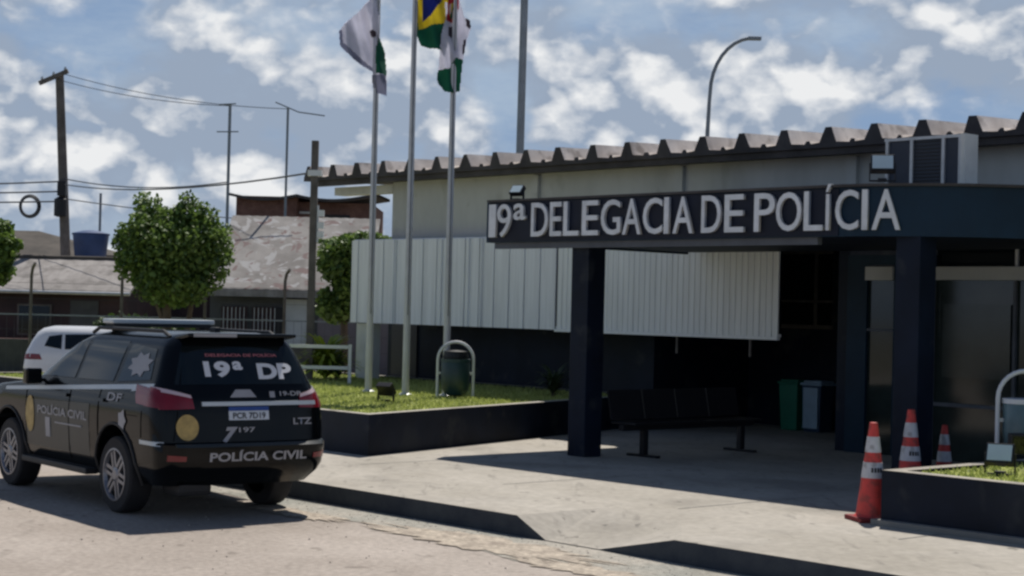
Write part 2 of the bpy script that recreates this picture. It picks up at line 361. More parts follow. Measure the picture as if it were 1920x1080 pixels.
# ------------------------------------------------------------------ ground, road, pavement
def ground():
    b=MB(); b.poly([(-400,-60,-.02),(400,-60,-.02),(400,900,-.02),(-400,900,-.02)]); o=b.build('ground',M['dirt']); tag(o,kind='structure')
    # road sheet
    P=[Bw(-60,30,0),Bw(60,30,0),Bw(60,9.2,0),Bw(-8,9.2,0),Bw(-8,5,0),Bw(-60,5,0)]
    b=MB(); b.poly([(p.x,p.y,0) for p in P]); tag(b.build('road',M['road']),kind='structure')
    # gutter strip by the kerb
    P=[]
    us=[i*.5 for i in range(-16,60)]
    for k,u_ in enumerate(us): P.append(Bw(u_,9.25,.004))
    for k,u_ in enumerate(us[::-1]):
        P.append(Bw(u_,9.25+.62+.10*math.sin(u_*1.7)+.07*math.sin(u_*4.1+1)+.35*max(0,min(1,(u_-12.5)/2)),.004))
    b=MB(); b.poly([(p.x,p.y,.004) for p in P]); tag(b.build('gutter',M['gutter']),kind='structure')
    # pavement with dropped kerb
    b=MB(); z=.2
    nu=[-8,0,6,10,14.35,14.75,15.45,16.35,19,26]
    zed=[z,z,z,z,z,.012,.012,z,z,z]
    zin=[z]*10
    rows=[(-12,zin),(7.6,zin),(8.2,[z,z,z,z,z,.17,.17,z,z,z]),(9.22,zed),(9.3,zed)]
    grid=[]
    for (vv,zz) in rows:
        grid.append([b.bm.verts.new((*Bw(uu,vv,0).xy,zz[i])) for i,uu in enumerate(nu)])
    for r_ in range(len(rows)-1):
        for i in range(len(nu)-1): b.bm.faces.new((grid[r_][i],grid[r_][i+1],grid[r_+1][i+1],grid[r_+1][i]))
    low=[b.bm.verts.new((*Bw(uu,9.3,0).xy,-.02)) for uu in nu]
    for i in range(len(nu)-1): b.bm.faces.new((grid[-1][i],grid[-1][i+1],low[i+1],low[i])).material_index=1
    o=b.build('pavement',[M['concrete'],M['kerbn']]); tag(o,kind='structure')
    bmesh_fix=o
    b=MB(); b.poly([(-60,36.5,.004),(-6.5,36.5,.004),(-6.5,52,.004),(-60,52,.004)]); tag(b.build('far_verge',M['farlawn']),kind='structure')
ground()
# joints in the pavement + small stains are things in the surface
def joints():
    b=MB()
    for u_ in (9.6,12.2,14.8,17.4,20,22.6):
        P=[Bw(u_,5.2),Bw(u_+.018,5.2),Bw(u_+.018,7.55),Bw(u_,7.55)]
        b.poly([(p.x,p.y,.2035) for p in P])
    P=[Bw(8.9,7.0),Bw(26,7.0),Bw(26,7.016),Bw(8.9,7.016)]
    tag(b.build('pavement_joints',M['kerb']),kind='structure')
joints()

def wash():
    rnd=random.Random(3)
    for (c,ru,rv) in (((14.6,9.93),1.5,.33),((16.3,10.25),.9,.2),((11.9,10.1),.8,.2),((10.0,10.15),.6,.14)):
        b=MB(); P=[]
        for k in range(72):
            a=2*PI*k/72; j=rnd.uniform(.7,1.25); p=Bw(c[0]+ru*j*math.cos(a),c[1]+rv*j*math.sin(a)); P.append((p.x,p.y,.008+.003*(c[0]%1)))
        b.poly(P); tag(b.build('sand_wash',M['sand']),kind='structure')
wash()
def grit():
    rnd=random.Random(5); b=MB()
    for k in range(700):
        u_=rnd.uniform(9,22); v_=9.32+abs(rnd.gauss(0,.45)) if rnd.random()<.7 else rnd.uniform(9.4,13)
        p=Bw(u_,v_,.004); s_=rnd.uniform(.004,.015); a=rnd.uniform(0,6.28)
        q=[(p.x+s_*math.cos(a+i*2.1)*rnd.uniform(.7,1.2),p.y+s_*math.sin(a+i*2.1)*rnd.uniform(.7,1.2),.003) for i in range(3)]
        top=(p.x,p.y,.004+s_*.8)
        v=[b.bm.verts.new(x) for x in q]+[b.bm.verts.new(top)]
        for f in ((0,1,3),(1,2,3),(2,0,3)): b.bm.faces.new([v[i] for i in f])
    o=b.build('grit',M['grit']); tag(o,'loose grit and small stones along the gutter','grit',kind='stuff')
grit()
# ------------------------------------------------------------------ main building (building coords u, v, z)
def building():
    t=thing('police_station','long low police station with navy lower wall, grey upper wall and ribbed roof','building',(6,-3,.2),'B')
    U1=24
    b=MB(); b.box(.15,U1,-.5,-.3,3.42,4.56); b.box(.15,.35,-9,-.5,1.8,4.56); b.build('upper_wall',M['upper'],t)
    for u_ in (4.25,7.65,11.05,14.5,18):
        b=MB(); b.box(u_-.09,u_+.09,-.3,-.22,3.42,4.50); b.build('pilaster',M['upper'],t)
    b=MB(); b.box(-.9,6.4,-1.3,-1.1,.2,3.35); b.box(6.2,6.4,-3.6,-1.3,.2,3.35); b.box(6.4,11.2,-3.8,-3.6,.2,3.35); b.box(11.0,11.2,-3.6,-.05,.2,3.35)
    b.box(-.9,-.7,-9,-1.3,.2,4.34)
    b.build('lower_wall',M['navy'],t)
    b=MB(); b.box(.1,11.2,-3.8,-.06,3.35,3.41); b.build('veranda_ceiling',M['under'],t)
    b=MB(); b.box(-.66,-.13,-.30,-.12,.2,1.78); b.build('end_pillar',M['pale'],t)
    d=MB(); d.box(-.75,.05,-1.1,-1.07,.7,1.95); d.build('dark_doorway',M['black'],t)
    # roof: trapezoid channel sheets, closed ends
    prof=[]; p0=-2.05; pitch=.806; n=33
    b=MB(); pts=[]
    for i in range(n):
        c=p0+i*pitch+.10
        pts+=[(c-.15,4.68),(c-.055,4.90),(c+.055,4.90),(c+.15,4.68),(c+.38,4.665),(c+.41,4.71),(c+.47,4.71),(c+.50,4.665)]
    v0,v1,rise=.22,-9.5,.35
    a=[b.bm.verts.new((x,v0+random.uniform(-.02,.02),z)) for x,z in pts]; c_=[b.bm.verts.new((x,v1,z+rise)) for x,z in pts]
    for i in range(len(pts)-1): b.bm.faces.new((a[i],a[i+1],c_[i+1],c_[i]))
    lo=[b.bm.verts.new((x,v0,4.60)) for x,z in pts]
    for i in range(len(pts)-1): b.bm.faces.new((a[i],a[i+1],lo[i+1],lo[i])).material_index=1
    lo2=[b.bm.verts.new((x,v1,4.60+rise)) for x,z in pts]
    b.bm.faces.new([lo[0],lo[-1],lo2[-1],lo2[0]]).material_index=1
    b.build('roof',[M['roof'],M['under']],t)
    b=MB(); b.box(-1.9,U1,-.02,.16,4.50,4.60); b.build('eave_beam',M['under'],t)
    b=MB(); b.box(-1.75,.14,-.6,-.3,4.34,4.497); b.build('side_fascia',M['pale'],t)
    # sun screens hanging in front of the veranda
    g=MB(); x=-.69; k=0
    while x<5.1:
        wd=.20
        if not (.60<x<.66 or 2.82<x<2.88 or 3.15<x<3.21):
            dv=0 if k%2 else .018
            g.box(x,x+wd-.012,-.03+dv,dv,1.80,3.40)
        x+=wd; k+=1
    for xx in (.655,2.07,2.84,3.19): g.box(xx-.012,xx+.012,.02,.05,1.80,3.40)
    g.box(-.69,9.96,-.055,-.035,3.36,3.42); g.box(-.69,9.96,-.055,-.035,1.81,1.86)
    g.build('smooth_sun_screen',M['blind'],t)
    g=MB(); x=5.14; k=0
    while x<9.93:
        h=.012 if k%2 else 0
        g.box(x,x+.0595,-.03+h,h,1.82,3.40); x+=.06; k+=1
    g.box(5.12,9.96,-.03,.04,1.77,1.818)
    g.build('ribbed_sun_screen',M['blind2'],t)
    for u_ in (6.15,7.9,9.4):
        b=MB(); b.box(u_-.015,u_+.015,-.03,0,1.5,1.768); b.build('screen_bracket',M['polec'],t)
    # window on the back wall of the recess
    f=MB(); f.box(7.15,8.25,-3.6,-3.55,3.22,3.28); f.box(7.15,8.25,-3.6,-3.55,1.92,1.99); f.box(7.86,7.92,-3.6,-3.55,1.99,3.22); f.box(7.15,8.25,-3.6,-3.56,2.38,2.42)
    wf=f.build('window_frame',M['polec'],t)
    g=MB(); g.box(7.15,8.2,-3.6,-3.575,1.99,3.22); g.build('pane',M['glass'],wf)
    # glazed entrance right of the recess
    b=MB(); b.box(11.2,11.54,-.2,0,.2,3.04); b.box(12.0,12.62,-.2,0,.2,3.04); b.box(11.54,12,-.2,0,2.9,3.04); b.box(12.62,U1,-.2,0,3.30,3.40); b.box(14.3,14.6,-.2,.0,.2,2.68); b.box(16.6,U1,-.2,.0,.2,2.68)
    b.build('entrance_wall',M['navy2'],t)
    b=MB(); b.box(11.54,12.0,-.12,.05,2.68,2.87); b.box(12.625,U1,-.2,.05,2.69,2.87); b.build('lintel',M['upper'],t)
    f=MB(); f.box(12.62,12.66,-.05,.03,.2,2.69); f.box(12.66,14.3,-.05,.0,.95,1.0); f.box(13.9,13.94,-.05,.0,.2,2.69); f.box(11.54,12.0,-.05,-.01,1.95,1.99)
    f.build('door_frame',M['trimd'],t)
    f=MB(); f.box(13.05,13.92,-.10,-.06,3.22,3.25); f.box(13.88,13.92,-.10,-.06,2.871,3.22); f.build('transom_frame',M['galv'],t)
    g=MB(); g.box(12.66,14.3,-.08,-.055,1.0,2.69); g.box(12.66,14.3,-.08,-.055,.2,.95); g.box(11.54,12.0,-.08,-.055,.2,2.68); g.build('glass_door',M['glass2'],t)
    g=MB(); g.box(12.625,24,-.16,-.12,2.87,3.30); g.build('transom_pane',M['glass'],t)
    g=MB(); g.box(12.80,13.85,-.04,-.025,1.35,2.36); g.build('painted_reflection',M['glassrefl'],t)  # thin panel whose colour stands in for a reflection in the door glass
    g=MB(); g.box(12.60,12.66,.03,.06,1.92,2.52); g.build('door_pull',M['galv'],t)
    b=MB(); b.box(14.6,16.6,-.08,-.055,.2,2.68); b.build('side_glass',M['glass'],t)
    return t
building()

def canopy():
    t=thing('entrance_canopy','navy entrance canopy with metal station lettering on two square columns','canopy',(12,4,.2),'B')
    # plan outline of the canopy: front edge then rounded towards the right
    front=[(8.33,4.37)]; c=(15.15,4.37)
    e=Bw(15.15,4.37); 
    def W2B(p):
        d=p-BO; return (d.x*math.sin(TH)-d.y*math.cos(TH), -d.x*math.cos(TH)-d.y*math.sin(TH))
    dirs=[]; p=Bw(14.35,4.37,0)
    pts=[(8.33,4.37),(14.35,4.37)]
    ang0=BROT; ang1=R(2)
    for k in range(9):
        a=ang0+(ang1-ang0)*(k+1)/9; p=p+Vector((math.cos(a),math.sin(a),0))*.19
        pts.append(W2B(p))
    p=p+Vector((math.cos(ang1),math.sin(ang1),0))*3.2; pts.append(W2B(p))
    back=[(pts[-1][0],-.2),(8.33,-.2)]
    z0,z1=3.06,3.62
    b=MB(); b.prism(pts+[(pts[-1][0],.25),(8.33,.25)],z0+.03,z1-.03); b.build('slab',M['navy'],t)
    # fascia band as a strip of boxes along the edge
    def band(P,off,th,za,zb,name,mt,par=t):
        bb=MB(); o=[];i_=[]
        for k in range(len(P)):
            a=Vector(P[max(k-1,0)]); c2=Vector(P[min(k+1,len(P)-1)]); d=(c2-a).normalized(); nn=Vector((-d.y,d.x))
            if nn.y<0 and abs(nn.y)>.01: nn=-nn
            q=Vector(P[k]); o.append(q+nn*(off+th)); i_.append(q+nn*off)
        bb.prism([tuple(x) for x in o]+[tuple(x) for x in i_[::-1]],za,zb); return bb.build(name,mt,par)
    fa=band(pts,.0,.05,z0,z1,'fascia',M['navy2'])
    band(pts,-.02,.12,z1,z1+.03,'coping',M['under'])
    # side fascia (left end)
    b=MB(); b.box(8.28,8.33,.25,4.42,z0,z1); b.build('end_fascia',M['navy2'],t)
    b=MB(); b.box(8.34,15.12,4.42,4.432,z0+.012,z1-.012)
    # beyond the straight run the board follows the curve only in paint, stop at the straight part
    b.bm.free(); b=MB()
    k=2
    b.box(8.34,14.34,4.42,4.432,z0+.012,z1-.012); b.build('sign_board',M['board'],t)
    b=MB(); b.box(8.4,14.0,4.28,4.36,z0-.085,z0+.02); b.build('soffit_trim',M['trimd'],t)
    # lettering, letter by letter
    L=[('1',8.385,8.53),('9',8.555,8.84),('D',9.25,9.58),('E',9.62,9.84),('L',9.88,10.17),('E',10.23,10.53),('G',10.58,10.93),('A',10.97,11.29),('C',11.33,11.66),('I',11.69,11.77),('A',11.84,12.17),('D',12.31,12.62),('E',12.68,12.98),('P',13.14,13.45),('O',13.47,13.84),('L',13.88,14.15)]
    fr,org=ORG[t.name]
    # path parameter for letters on the curved end
    def onpath(s):
        """s: length along the front edge measured as u while straight"""
        if s<=14.35: return Vector((s,4.432)),Vector((1,0))
        rem=s-14.35; k=1
        while k<len(pts)-1:
            a=Vector(pts[k]); c2=Vector(pts[k+1]); l=(c2-a).length
            if rem<=l or k==len(pts)-2:
                d=(c2-a).normalized(); nn=Vector((-d.y,d.x)); nn=nn if nn.y>0 else -nn
                return a+d*rem+nn*.052,d
            rem-=l; k+=1
    def letter(ch,s0,s1,za,zb):
        me=textmesh(ch,1,.0 if ch in '19' else .004,.02)
        a,_=onpath(s0); c2,_=onpath(s1); d=(c2-a).normalized(); nn=Vector((-d.y,d.x)); nn=nn if nn.y>0 else -nn
        ln=(c2-a).length
        def fn(X,Z,dd):
            q=a+d*(X*ln)+nn*(.025+dd)
            return Vector((q.x-org.x,-(q.y-org.y),Z-org.z))
        fit(me,0,1,za,zb,fn); link('letter',me,M['silver'],t)
    for ch,a,c2 in L: letter(ch,a,c2,3.13,3.585)
    letter('ª',8.89,9.13,3.36,3.585)
    # curved end: world positions of the remaining letters measured along the path
    for ch,a,c2,zt in (('Í',14.19,14.27,3.66),('C',14.32,14.60,3.585),('I',14.64,14.71,3.585),('A',14.75,15.07,3.585)):
        letter(ch,a,c2,3.13,zt)
    for (u_,v_) in ((10.0,4.1),(15.1,4.0)):
        b=MB(); b.box(u_-.16,u_+.16,v_-.16,v_+.16,.2,z0+.02); b.build('column',M['navy'],t,bevel=.012)
    return pts
CP=canopy()

def ac_unit():
    t=thing('air_conditioner','large cream cased air conditioner with grilles on the canopy roof','air conditioner',(14.5,2.7,3.65),'B')
    b=MB(); b.box(13.95,15.00,2.78,2.98,3.68,4.30); b.build('casing',M['grille'],t)
    b=MB()
    for u_ in (13.97,14.32,14.46+.3,14.99): b.box(u_-.02,u_+.02,2.98,3.01,3.70,4.28)
    b.box(13.93,15.02,2.98,3.005,4.28,4.315); b.box(13.93,15.02,2.98,3.005,3.65,3.70)
    b.build('frame',M['galv'],t)
    b=MB(); b.box(15.00,15.06,2.74,3.012,3.64,4.32); b.build('side_panel',M['acw'],t)
    b=MB()
    for k in range(13): b.box(14.34,14.74,2.982,2.99,3.74+k*.042,3.752+k*.042)
    b.build('grille',M['black'],t)
    for x in (14.0,14.9):
        b=MB(); b.box(x,x+.06,2.8,2.95,3.6,3.68); b.build('foot',M['galv'],t)
ac_unit()

def floodlight(name,label,org,frame,rz,tilt,size,group,face='lampface'):
    t=thing(name,label,'floodlight',org,'L',group,rot=rz)
    t.location=Bw(*org) if frame=='B' else Vector(org)
    Mx=Matrix.Translation((0,0,size*.75))@Matrix.Rotation(tilt,4,'X')
    b=MB(); b.box(-size/2,size/2,-size*.18,size*.18,-size*.38,size*.38,Mx); b.build('housing',M['black'],t,bevel=size*.03)
    b=MB(); b.box(-size*.43,size*.43,-size*.2,-size*.182,-size*.31,size*.31,Mx); b.build('lens',M[face],t)
    b=MB(); b.box(-size*.55,-size*.505,-.02,.02,0,size*.8); b.box(size*.505,size*.55,-.02,.02,0,size*.8); b.box(-size*.55,size*.55,-.02,.02,0,.02); b.box(-.05,.05,-.05,.05,-.0,.04)
    b.build('bracket',M['black'],t)
    return t
floodlight('floodlight','small black floodlight above the first numerals of the station sign',(8.55,4.1,3.65),'B',R(-35),R(-40),.2,'floodlights on the canopy edge')
floodlight('floodlight','black floodlight with pale lens on the canopy in front of the air conditioner',(14.62,4.0,3.70),'B',R(-10),R(-25),.27,'floodlights on the canopy edge')

# ------------------------------------------------------------------ planters
def planter(name,label,pts,org,z1,zs,grassn,seed):
    t=thing(name,label,'planter',org,'B')
    n=len(pts)
    cx=sum(p[0] for p in pts)/n; cy=sum(p[1] for p in pts)/n
    inner=[]
    for k in range(n):
        a=Vector(pts[k-1]); p=Vector(pts[k]); c=Vector(pts[(k+1)%n])
        d1=(p-a).normalized(); d2=(c-p).normalized(); n1=Vector((-d1.y,d1.x)); n2=Vector((-d2.y,d2.x))
        if (Vector((cx,cy))-p).dot(n1)<0: n1=-n1
        if (Vector((cx,cy))-p).dot(n2)<0: n2=-n2
        mm=(n1+n2); mm=mm/mm.dot(n1)*1.0
        inner.append(p+mm*.16)
    b=MB()
    def ring(P,z): return [b.bm.verts.new((p[0],p[1],z)) for p in P]
    o0,o1,i1,i0=ring(pts,.2),ring(pts,z1),ring(inner,z1),ring(inner,zs-.1)
    for A,B_ in ((o0,o1),(i1,i0)):
        for k in range(n): b.bm.faces.new((A[k],A[(k+1)%n],B_[(k+1)%n],B_[k]))
    for k in range(n): b.bm.faces.new((o1[k],o1[(k+1)%n],i1[(k+1)%n],i1[k])).material_index=1
    b.build('wall',[M['navy'],M['concrete']],t)
    s=MB(); s.poly([(p[0],p[1],zs) for p in inner]); s.build('soil',M['soil'],t)
    rnd=random.Random(seed); g=MB()
    xs=[p[0] for p in inner]; ys=[p[1] for p in inner]
    def inside(x,y):
        c=False
        for k in range(n):
            x1,y1=inner[k-1]; x2,y2=inner[k]
            if (y1>y)!=(y2>y) and x<(x2-x1)*(y-y1)/(y2-y1)+x1: c=not c
        return c
    k=0
    while k<grassn:
        x=rnd.uniform(min(xs),max(xs)); y=rnd.uniform(min(ys),max(ys))
        if not inside(x,y): continue
        k+=1; a=rnd.uniform(0,PI); h=rnd.uniform(.02,.06); wv=.012; l=rnd.uniform(-.03,.03); l2=rnd.uniform(-.03,.03)
        g.poly([(x-wv*math.cos(a),y-wv*math.sin(a),zs),(x+wv*math.cos(a),y+wv*math.sin(a),zs),(x+l,y+l2,zs+h)])
    o=g.build('grass',M['grass'],t); o['kind']='stuff'
planter('planter','long dark planter wall around the raised lawn of the flagpoles',[(8.71,6.74),(6.5,-.25),(6.39,-1.04),(-3.5,-1.04),(-3.5,6.74)],(4,3,.2),.735,.70,26000,1)
planter('planter','dark low planter in the right corner beside the orange cones',[(16.71,6.83),(16.71,2.2),(24,2.2),(24,6.83)],(19,5,.2),.72,.69,9000,2)
b=MB(); b.box(16.66,24,6.83,6.92,.2,.26); o=b.build('planter_footing',M['kerb'],None)
o.data.transform(Matrix.Rotation(0,4,'Z'))
for v in o.data.vertices:
    q=Bw(v.co.x,v.co.y,v.co.z); v.co=q
tag(o,'low concrete footing strip along the front of the right planter','footing')

# ------------------------------------------------------------------ flagpoles and flags
poles=[((3.69,2.9),'leftmost of the three tall flagpoles, carrying the white flag'),((4.67,2.9),'middle flagpole of three, carrying the green and yellow flag'),((5.12,2.43),'rightmost of the three flagpoles, standing behind the hooped bin')]
for k,((u_,v_),lab) in enumerate(poles):
    t=thing('flagpole',lab,'flagpole',(u_,v_,.70),'B','three flagpoles on the raised lawn')
    b=MB(); b.tube([(u_,v_,.70),(u_,v_,3.6),(u_,v_,8.6)],[.058,.052,.036],14); b.build('pole',M['whitepole'],t,smooth=True)
    b=MB(); b.lathe([(.11,.70),(.11,.72),(.07,.74)],(u_,v_,0)); b.build('base_plate',M['galv'],t)
    b=MB(); b.lathe([(.02,8.6),(.06,8.64),(.06,8.7),(.02,8.74)],(u_,v_,0)); b.build('finial',M['galv'],t)
    b=MB(); b.tube([(u_+.05,v_+.03,2.0),(u_+.045,v_+.03,8.5)],.006,5); b.build('halyard',M['wire'],t)
def flag(label,pole_uv,px0,outline,colors,mats,base,phase,amp=.09):
    """outline and colour patches drawn in a flat pattern whose unit is 1/117 m: x sideways from px0, y down"""
    c=Bw(*pole_uv,0); s=3200/c.y; zt=HC+(578+.025*(px0-960))/s
    def ins(P,x,y):
        r=False; n=len(P)
        for k in range(n):
            x1,y1=P[k-1]; x2,y2=P[k]
            if (y1>y)!=(y2>y) and x<(x2-x1)*(y-y1)/(y2-y1)+x1: r=not r
        return r
    xs=[p[0] for p in outline]; ys=[p[1] for p in outline]
    bm=bmesh.new(); V={}; st=1.5
    nx=int((max(xs)-min(xs))/st)+1; ny=int((max(ys)-min(ys))/st)+1
    def vert(i,j):
        if (i,j) not in V:
            x=min(xs)+i*st; y=min(ys)+j*st
            dx=(x-px0)/s; z=-(y)/s
            d=amp*math.sin(dx*13+z*2.2+phase)+.05*math.sin(z*7+dx*5+phase*2)+.02*math.sin(dx*31+z*9)
            V[i,j]=bm.verts.new((dx,d,z))
        return V[i,j]
    for i in range(nx):
        for j in range(ny):
            x=min(xs)+(i+.5)*st; y=min(ys)+(j+.5)*st
            if not ins(outline,x,y): continue
            f=bm.faces.new((vert(i,j),vert(i+1,j),vert(i+1,j+1),vert(i,j+1)))
            mi=0
            for P,m_ in colors:
                if ins(P,x,y): mi=m_
            f.material_index=mi; f.smooth=True
    bmesh.ops.solidify(bm,geom=bm.faces[:],thickness=.006)
    me=bpy.data.meshes.new('flag'); bm.to_mesh(me); bm.free()
    o=link('flag',me,[M[k] for k in mats]); o.location=(c.x,c.y-.02,zt)
    tag(o,label,'flag','flags on the flagpoles'); return o
flag('white flag with grey edge billowing left from the first pole',(3.69,2.9),708,
 [(708,-40),(690,5),(655,36),(636,60),(640,90),(668,115),(702,136),(700,150),(704,172),(729,180),(728,140),(722,95),(712,70)],
 [([(630,50),(642,60),(645,82),(700,128),(706,140),(660,120),(636,95)],1),([(694,60),(700,57),(706,60),(706,70),(698,71)],3),([(712,70),(722,92),(730,142),(708,138),(706,90)],2),([(698,142),(732,142),(732,185),(700,175)],1)],
 ['fl_white','fl_grey','fl_green','fl_dark'],0,.4)
flag('green flag with yellow lozenge and blue disc on the middle pole',(4.67,2.9),770,
 [(770,-70),(836,-70),(842,10),(838,50),(828,95),(800,90),(782,84),(772,60)],
 [([(772,-60),(836,-40),(842,10),(830,40),(800,46),(778,54),(775,40)],1),([(783,-40),(815,-40),(820,0),(800,28),(783,38)],2),([(825,0),(838,4),(838,22),(828,30)],3)],
 ['fl_green','fl_yellow','fl_blue','fl_white'],0,1.3)
flag('red, white and green flag hanging folded on the third pole',(5.12,2.43),852,
 [(852,-60),(838,-40),(838,20),(828,60),(824,120),(821,140),(822,155),(836,172),(850,175),(864,170),(868,120),(876,70),(883,52),(880,38),(870,32),(860,0)],
 [([(835,-60),(858,-60),(858,15),(850,42),(836,38)],1),([(841,50),(848,48),(851,60),(846,73),(840,66)],3),([(872,34),(880,37),(884,48),(880,54),(874,47)],3),([(869,74),(874,72),(871,104),(867,98)],3),([(815,132),(846,128),(848,120),(856,108),(875,112),(872,180),(815,180)],2)],
 ['fl_white','fl_red','fl_green','fl_dark'],0,2.2,.05)

# ------------------------------------------------------------------ hooped bins
def hoopbin(label,u_,v_,z,body,s=1):
    t=thing('litter_bin',label,'litter bin',(u_,v_,z),'L','hooped litter bins')
    t.location=Bw(u_,v_,z); t.rotation_euler=(0,0,R(-3))
    r=.285*s; H=.90*s
    pts=[(-r,0,-.05)]+[(-r,0,H-r)]+[(-r*math.cos(a),0,H-r+r*math.sin(a)) for a in [PI*k/14 for k in range(1,14)]]+[(r,0,H-r),(r,0,-.05)]
    b=MB(); b.tube(pts,.024,10); b.build('hoop',M['whitemetal'],t,smooth=True)
    b=MB(); b.lathe([(.06,.0),(.16,.03),(.215,.12),(.235,.26),(.235,.56),(.225,.575),(.20,.575),(.19,.5)],(0,0,.03),seg=26); b.build('bucket',M[body],t,smooth=True)
    b=MB(); b.lathe([(.243,.55),(.243,.60),(.225,.60)],(0,0,.03),seg=26); b.build('rim',M['whitemetal' if body=='tealbin' else 'darkgreen'],t)
    for sx in (-1,1):
        b=MB(); b.box(min(sx*.22,sx*.30),max(sx*.22,sx*.30),-.02,.02,.38,.42); b.build('pivot',M['galv'],t)
    b=MB(); b.lathe([(.10,.77),(.19,.75),(.205,.66),(.20,.62)],(0,.0,0),seg=20); 
    if body!='tealbin': b.build('ashtray',M['black'],t)
    else: b.bm.free()
hoopbin('dark green litter bin hung in a white hoop on the raised lawn',5.46,2.52,.69,'darkgreen')
hoopbin('teal litter bin hung in a pale hoop, cut off by the right edge',16.45,3.9,.69,'tealbin',1.03)

# ------------------------------------------------------------------ floodlights on the planters
floodlight('floodlight','white faced garden floodlight tilted up on the right planter edge',(17.42,5.95,.69),'B',R(-25),R(-28),.26,'garden floodlights')
floodlight('floodlight','dark floodlight with thin metal rim behind the white faced one',(16.9,4.7,.69),'B',R(8),R(8),.28,'garden floodlights','glass')
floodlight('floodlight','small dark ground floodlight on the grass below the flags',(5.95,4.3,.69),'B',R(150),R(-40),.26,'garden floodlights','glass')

# ------------------------------------------------------------------ cones
def W2B2(x,y):
    d=Vector((x,y,0))-BO; return (d.x*math.sin(TH)-d.y*math.cos(TH), -d.x*math.cos(TH)-d.y*math.sin(TH))
def cone(label,u_,v_,H,tilt=0):
    t=thing('traffic_cone',label,'traffic cone',(u_,v_,.2),'L','orange and white traffic cones')
    t.location=Bw(u_,v_,.2); t.rotation_euler=(0,tilt,R(12))
    k=H/.95; rb=.155*k; rt=.038*k
    def r(z): return rb+(rt-rb)*(z-.05*k)/(H-.05*k)
    b=MB(); b.box(-.2*k,.2*k,-.2*k,.2*k,0,.045*k); b.build('base',M['conebase'],t,bevel=.012)
    b=MB(); z0=.045*k; zs=[z0,.07*k]+[.07*k+(H-.07*k)*i/10 for i in range(1,11)]
    b.lathe([(r(z0)+.02,z0)]+[(r(z),z) for z in zs[1:]]+[(rt*.55,H+.004)],seg=24); b.build('body',M['orange'],t,smooth=True)
    for za,zb in ((.44,.60),(.70,.86)):
        b=MB(); b.lathe([(r(za*H)+.001,za*H),(r(za*H)+.004,za*H+.001),(r(zb*H)+.004,zb*H-.001),(r(zb*H)+.001,zb*H)],seg=24); b.build('reflective_band',M['conewhite'],t,smooth=True)
    if H>.8:
        b=MB(); zz=.50*H
        for j in range(4):
            a0=-PI/2-.55+j*.29
            rr=r(zz)+.007
            pts=[(rr*math.cos(a0),rr*math.sin(a0),zz),(rr*math.cos(a0+.2),rr*math.sin(a0+.2),zz),((rr-.005)*math.cos(a0+.2),(rr-.005)*math.sin(a0+.2),zz+.045),((rr-.005)*math.cos(a0),(rr-.005)*math.sin(a0),zz+.045)]
            b.poly(pts)
        b.build('stencil_mark',M['plast'],t)
cone('tall orange cone at the left corner of the right planter, base in view',*W2B2(3.50,16.38),.94,0)
cone('tall orange cone standing against the right canopy column behind the planter',*W2B2(4.31,18.3),.97)
cone('smaller orange cone at the right, behind the planter',*W2B2(4.98,19.5),.74)

# ------------------------------------------------------------------ wheelie bins under the canopy
def wbin(label,u_,v_,body,front):
    t=thing('recycling_bin',label,'recycling bin',(u_,v_,.2),'B','recycling bins by the back wall')
    b=MB(); w_=.2
    vs=[]
    for (z,k) in ((.2,.84),(.98,1.0)):
        vs.append([b.bm.verts.new((u_+x*w_*k,v_+y*w_*k,z)) for x,y in ((-1,-1),(1,-1),(1,1),(-1,1))])
    b.bm.faces.new(vs[0][::-1]); b.bm.faces.new(vs[1])
    for k in range(4): b.bm.faces.new((vs[0][k],vs[0][(k+1)%4],vs[1][(k+1)%4],vs[1][k]))
    b.build('body',M[body],t,bevel=.02)
    b=MB(); b.box(u_-.22,u_+.22,v_-.22,v_+.22,.98,1.02); b.box(u_-.19,u_+.19,v_-.19,v_+.16,1.02,1.06); b.build('lid',M[front],t,bevel=.015)
    if front!=body:
        b=MB(); b.box(u_-.15,u_+.15,v_+.185,v_+.215,.26,.94); b.build('front_panel',M[front],t)
wbin('green plastic recycling bin against the back wall under the canopy',7.93,-3.0,'wgreen','wgreen')
wbin('dark blue recycling bin with pale front beside the green one',8.42,-3.0,'wblue','wgrey')

# ------------------------------------------------------------------ bench under the canopy
def bench():
    t=thing('waiting_bench','black metal beam bench with slatted back under the canopy','bench',(10.5,2.4,.2),'B')
    v0,v1=1.2,3.9; u0=10.47
    b=MB(); b.box(u0-.03,u0+.05,v0,v1,.56,.64); b.build('beam',M['black'],t,bevel=.005)
    for vv in (1.45,3.45):
        b=MB(); b.box(u0-.03,u0+.05,vv-.045,vv+.045,.235,.56); b.box(u0-.28,u0+.28,vv-.035,vv+.035,.2,.235); b.build('leg',M['black'],t,bevel=.004)
    n=4
    for k in range(n):
        a=v0+.03+(v1-v0-.06)*k/n; c=v0+.03+(v1-v0-.06)*(k+1)/n-.02
        b=MB(); b.box(u0-.22,u0+.22,a,c,.645,.675); b.build('seat',M['black'],t,bevel=.008)
        Mx=Matrix.Translation((u0-.22,0,.675))@Matrix.Rotation(R(-12),4,'Y')
        b=MB(); b.box(-.015,.015,a,c,.02,.42,Mx); b.build('backrest',M['black'],t,bevel=.006)
bench()

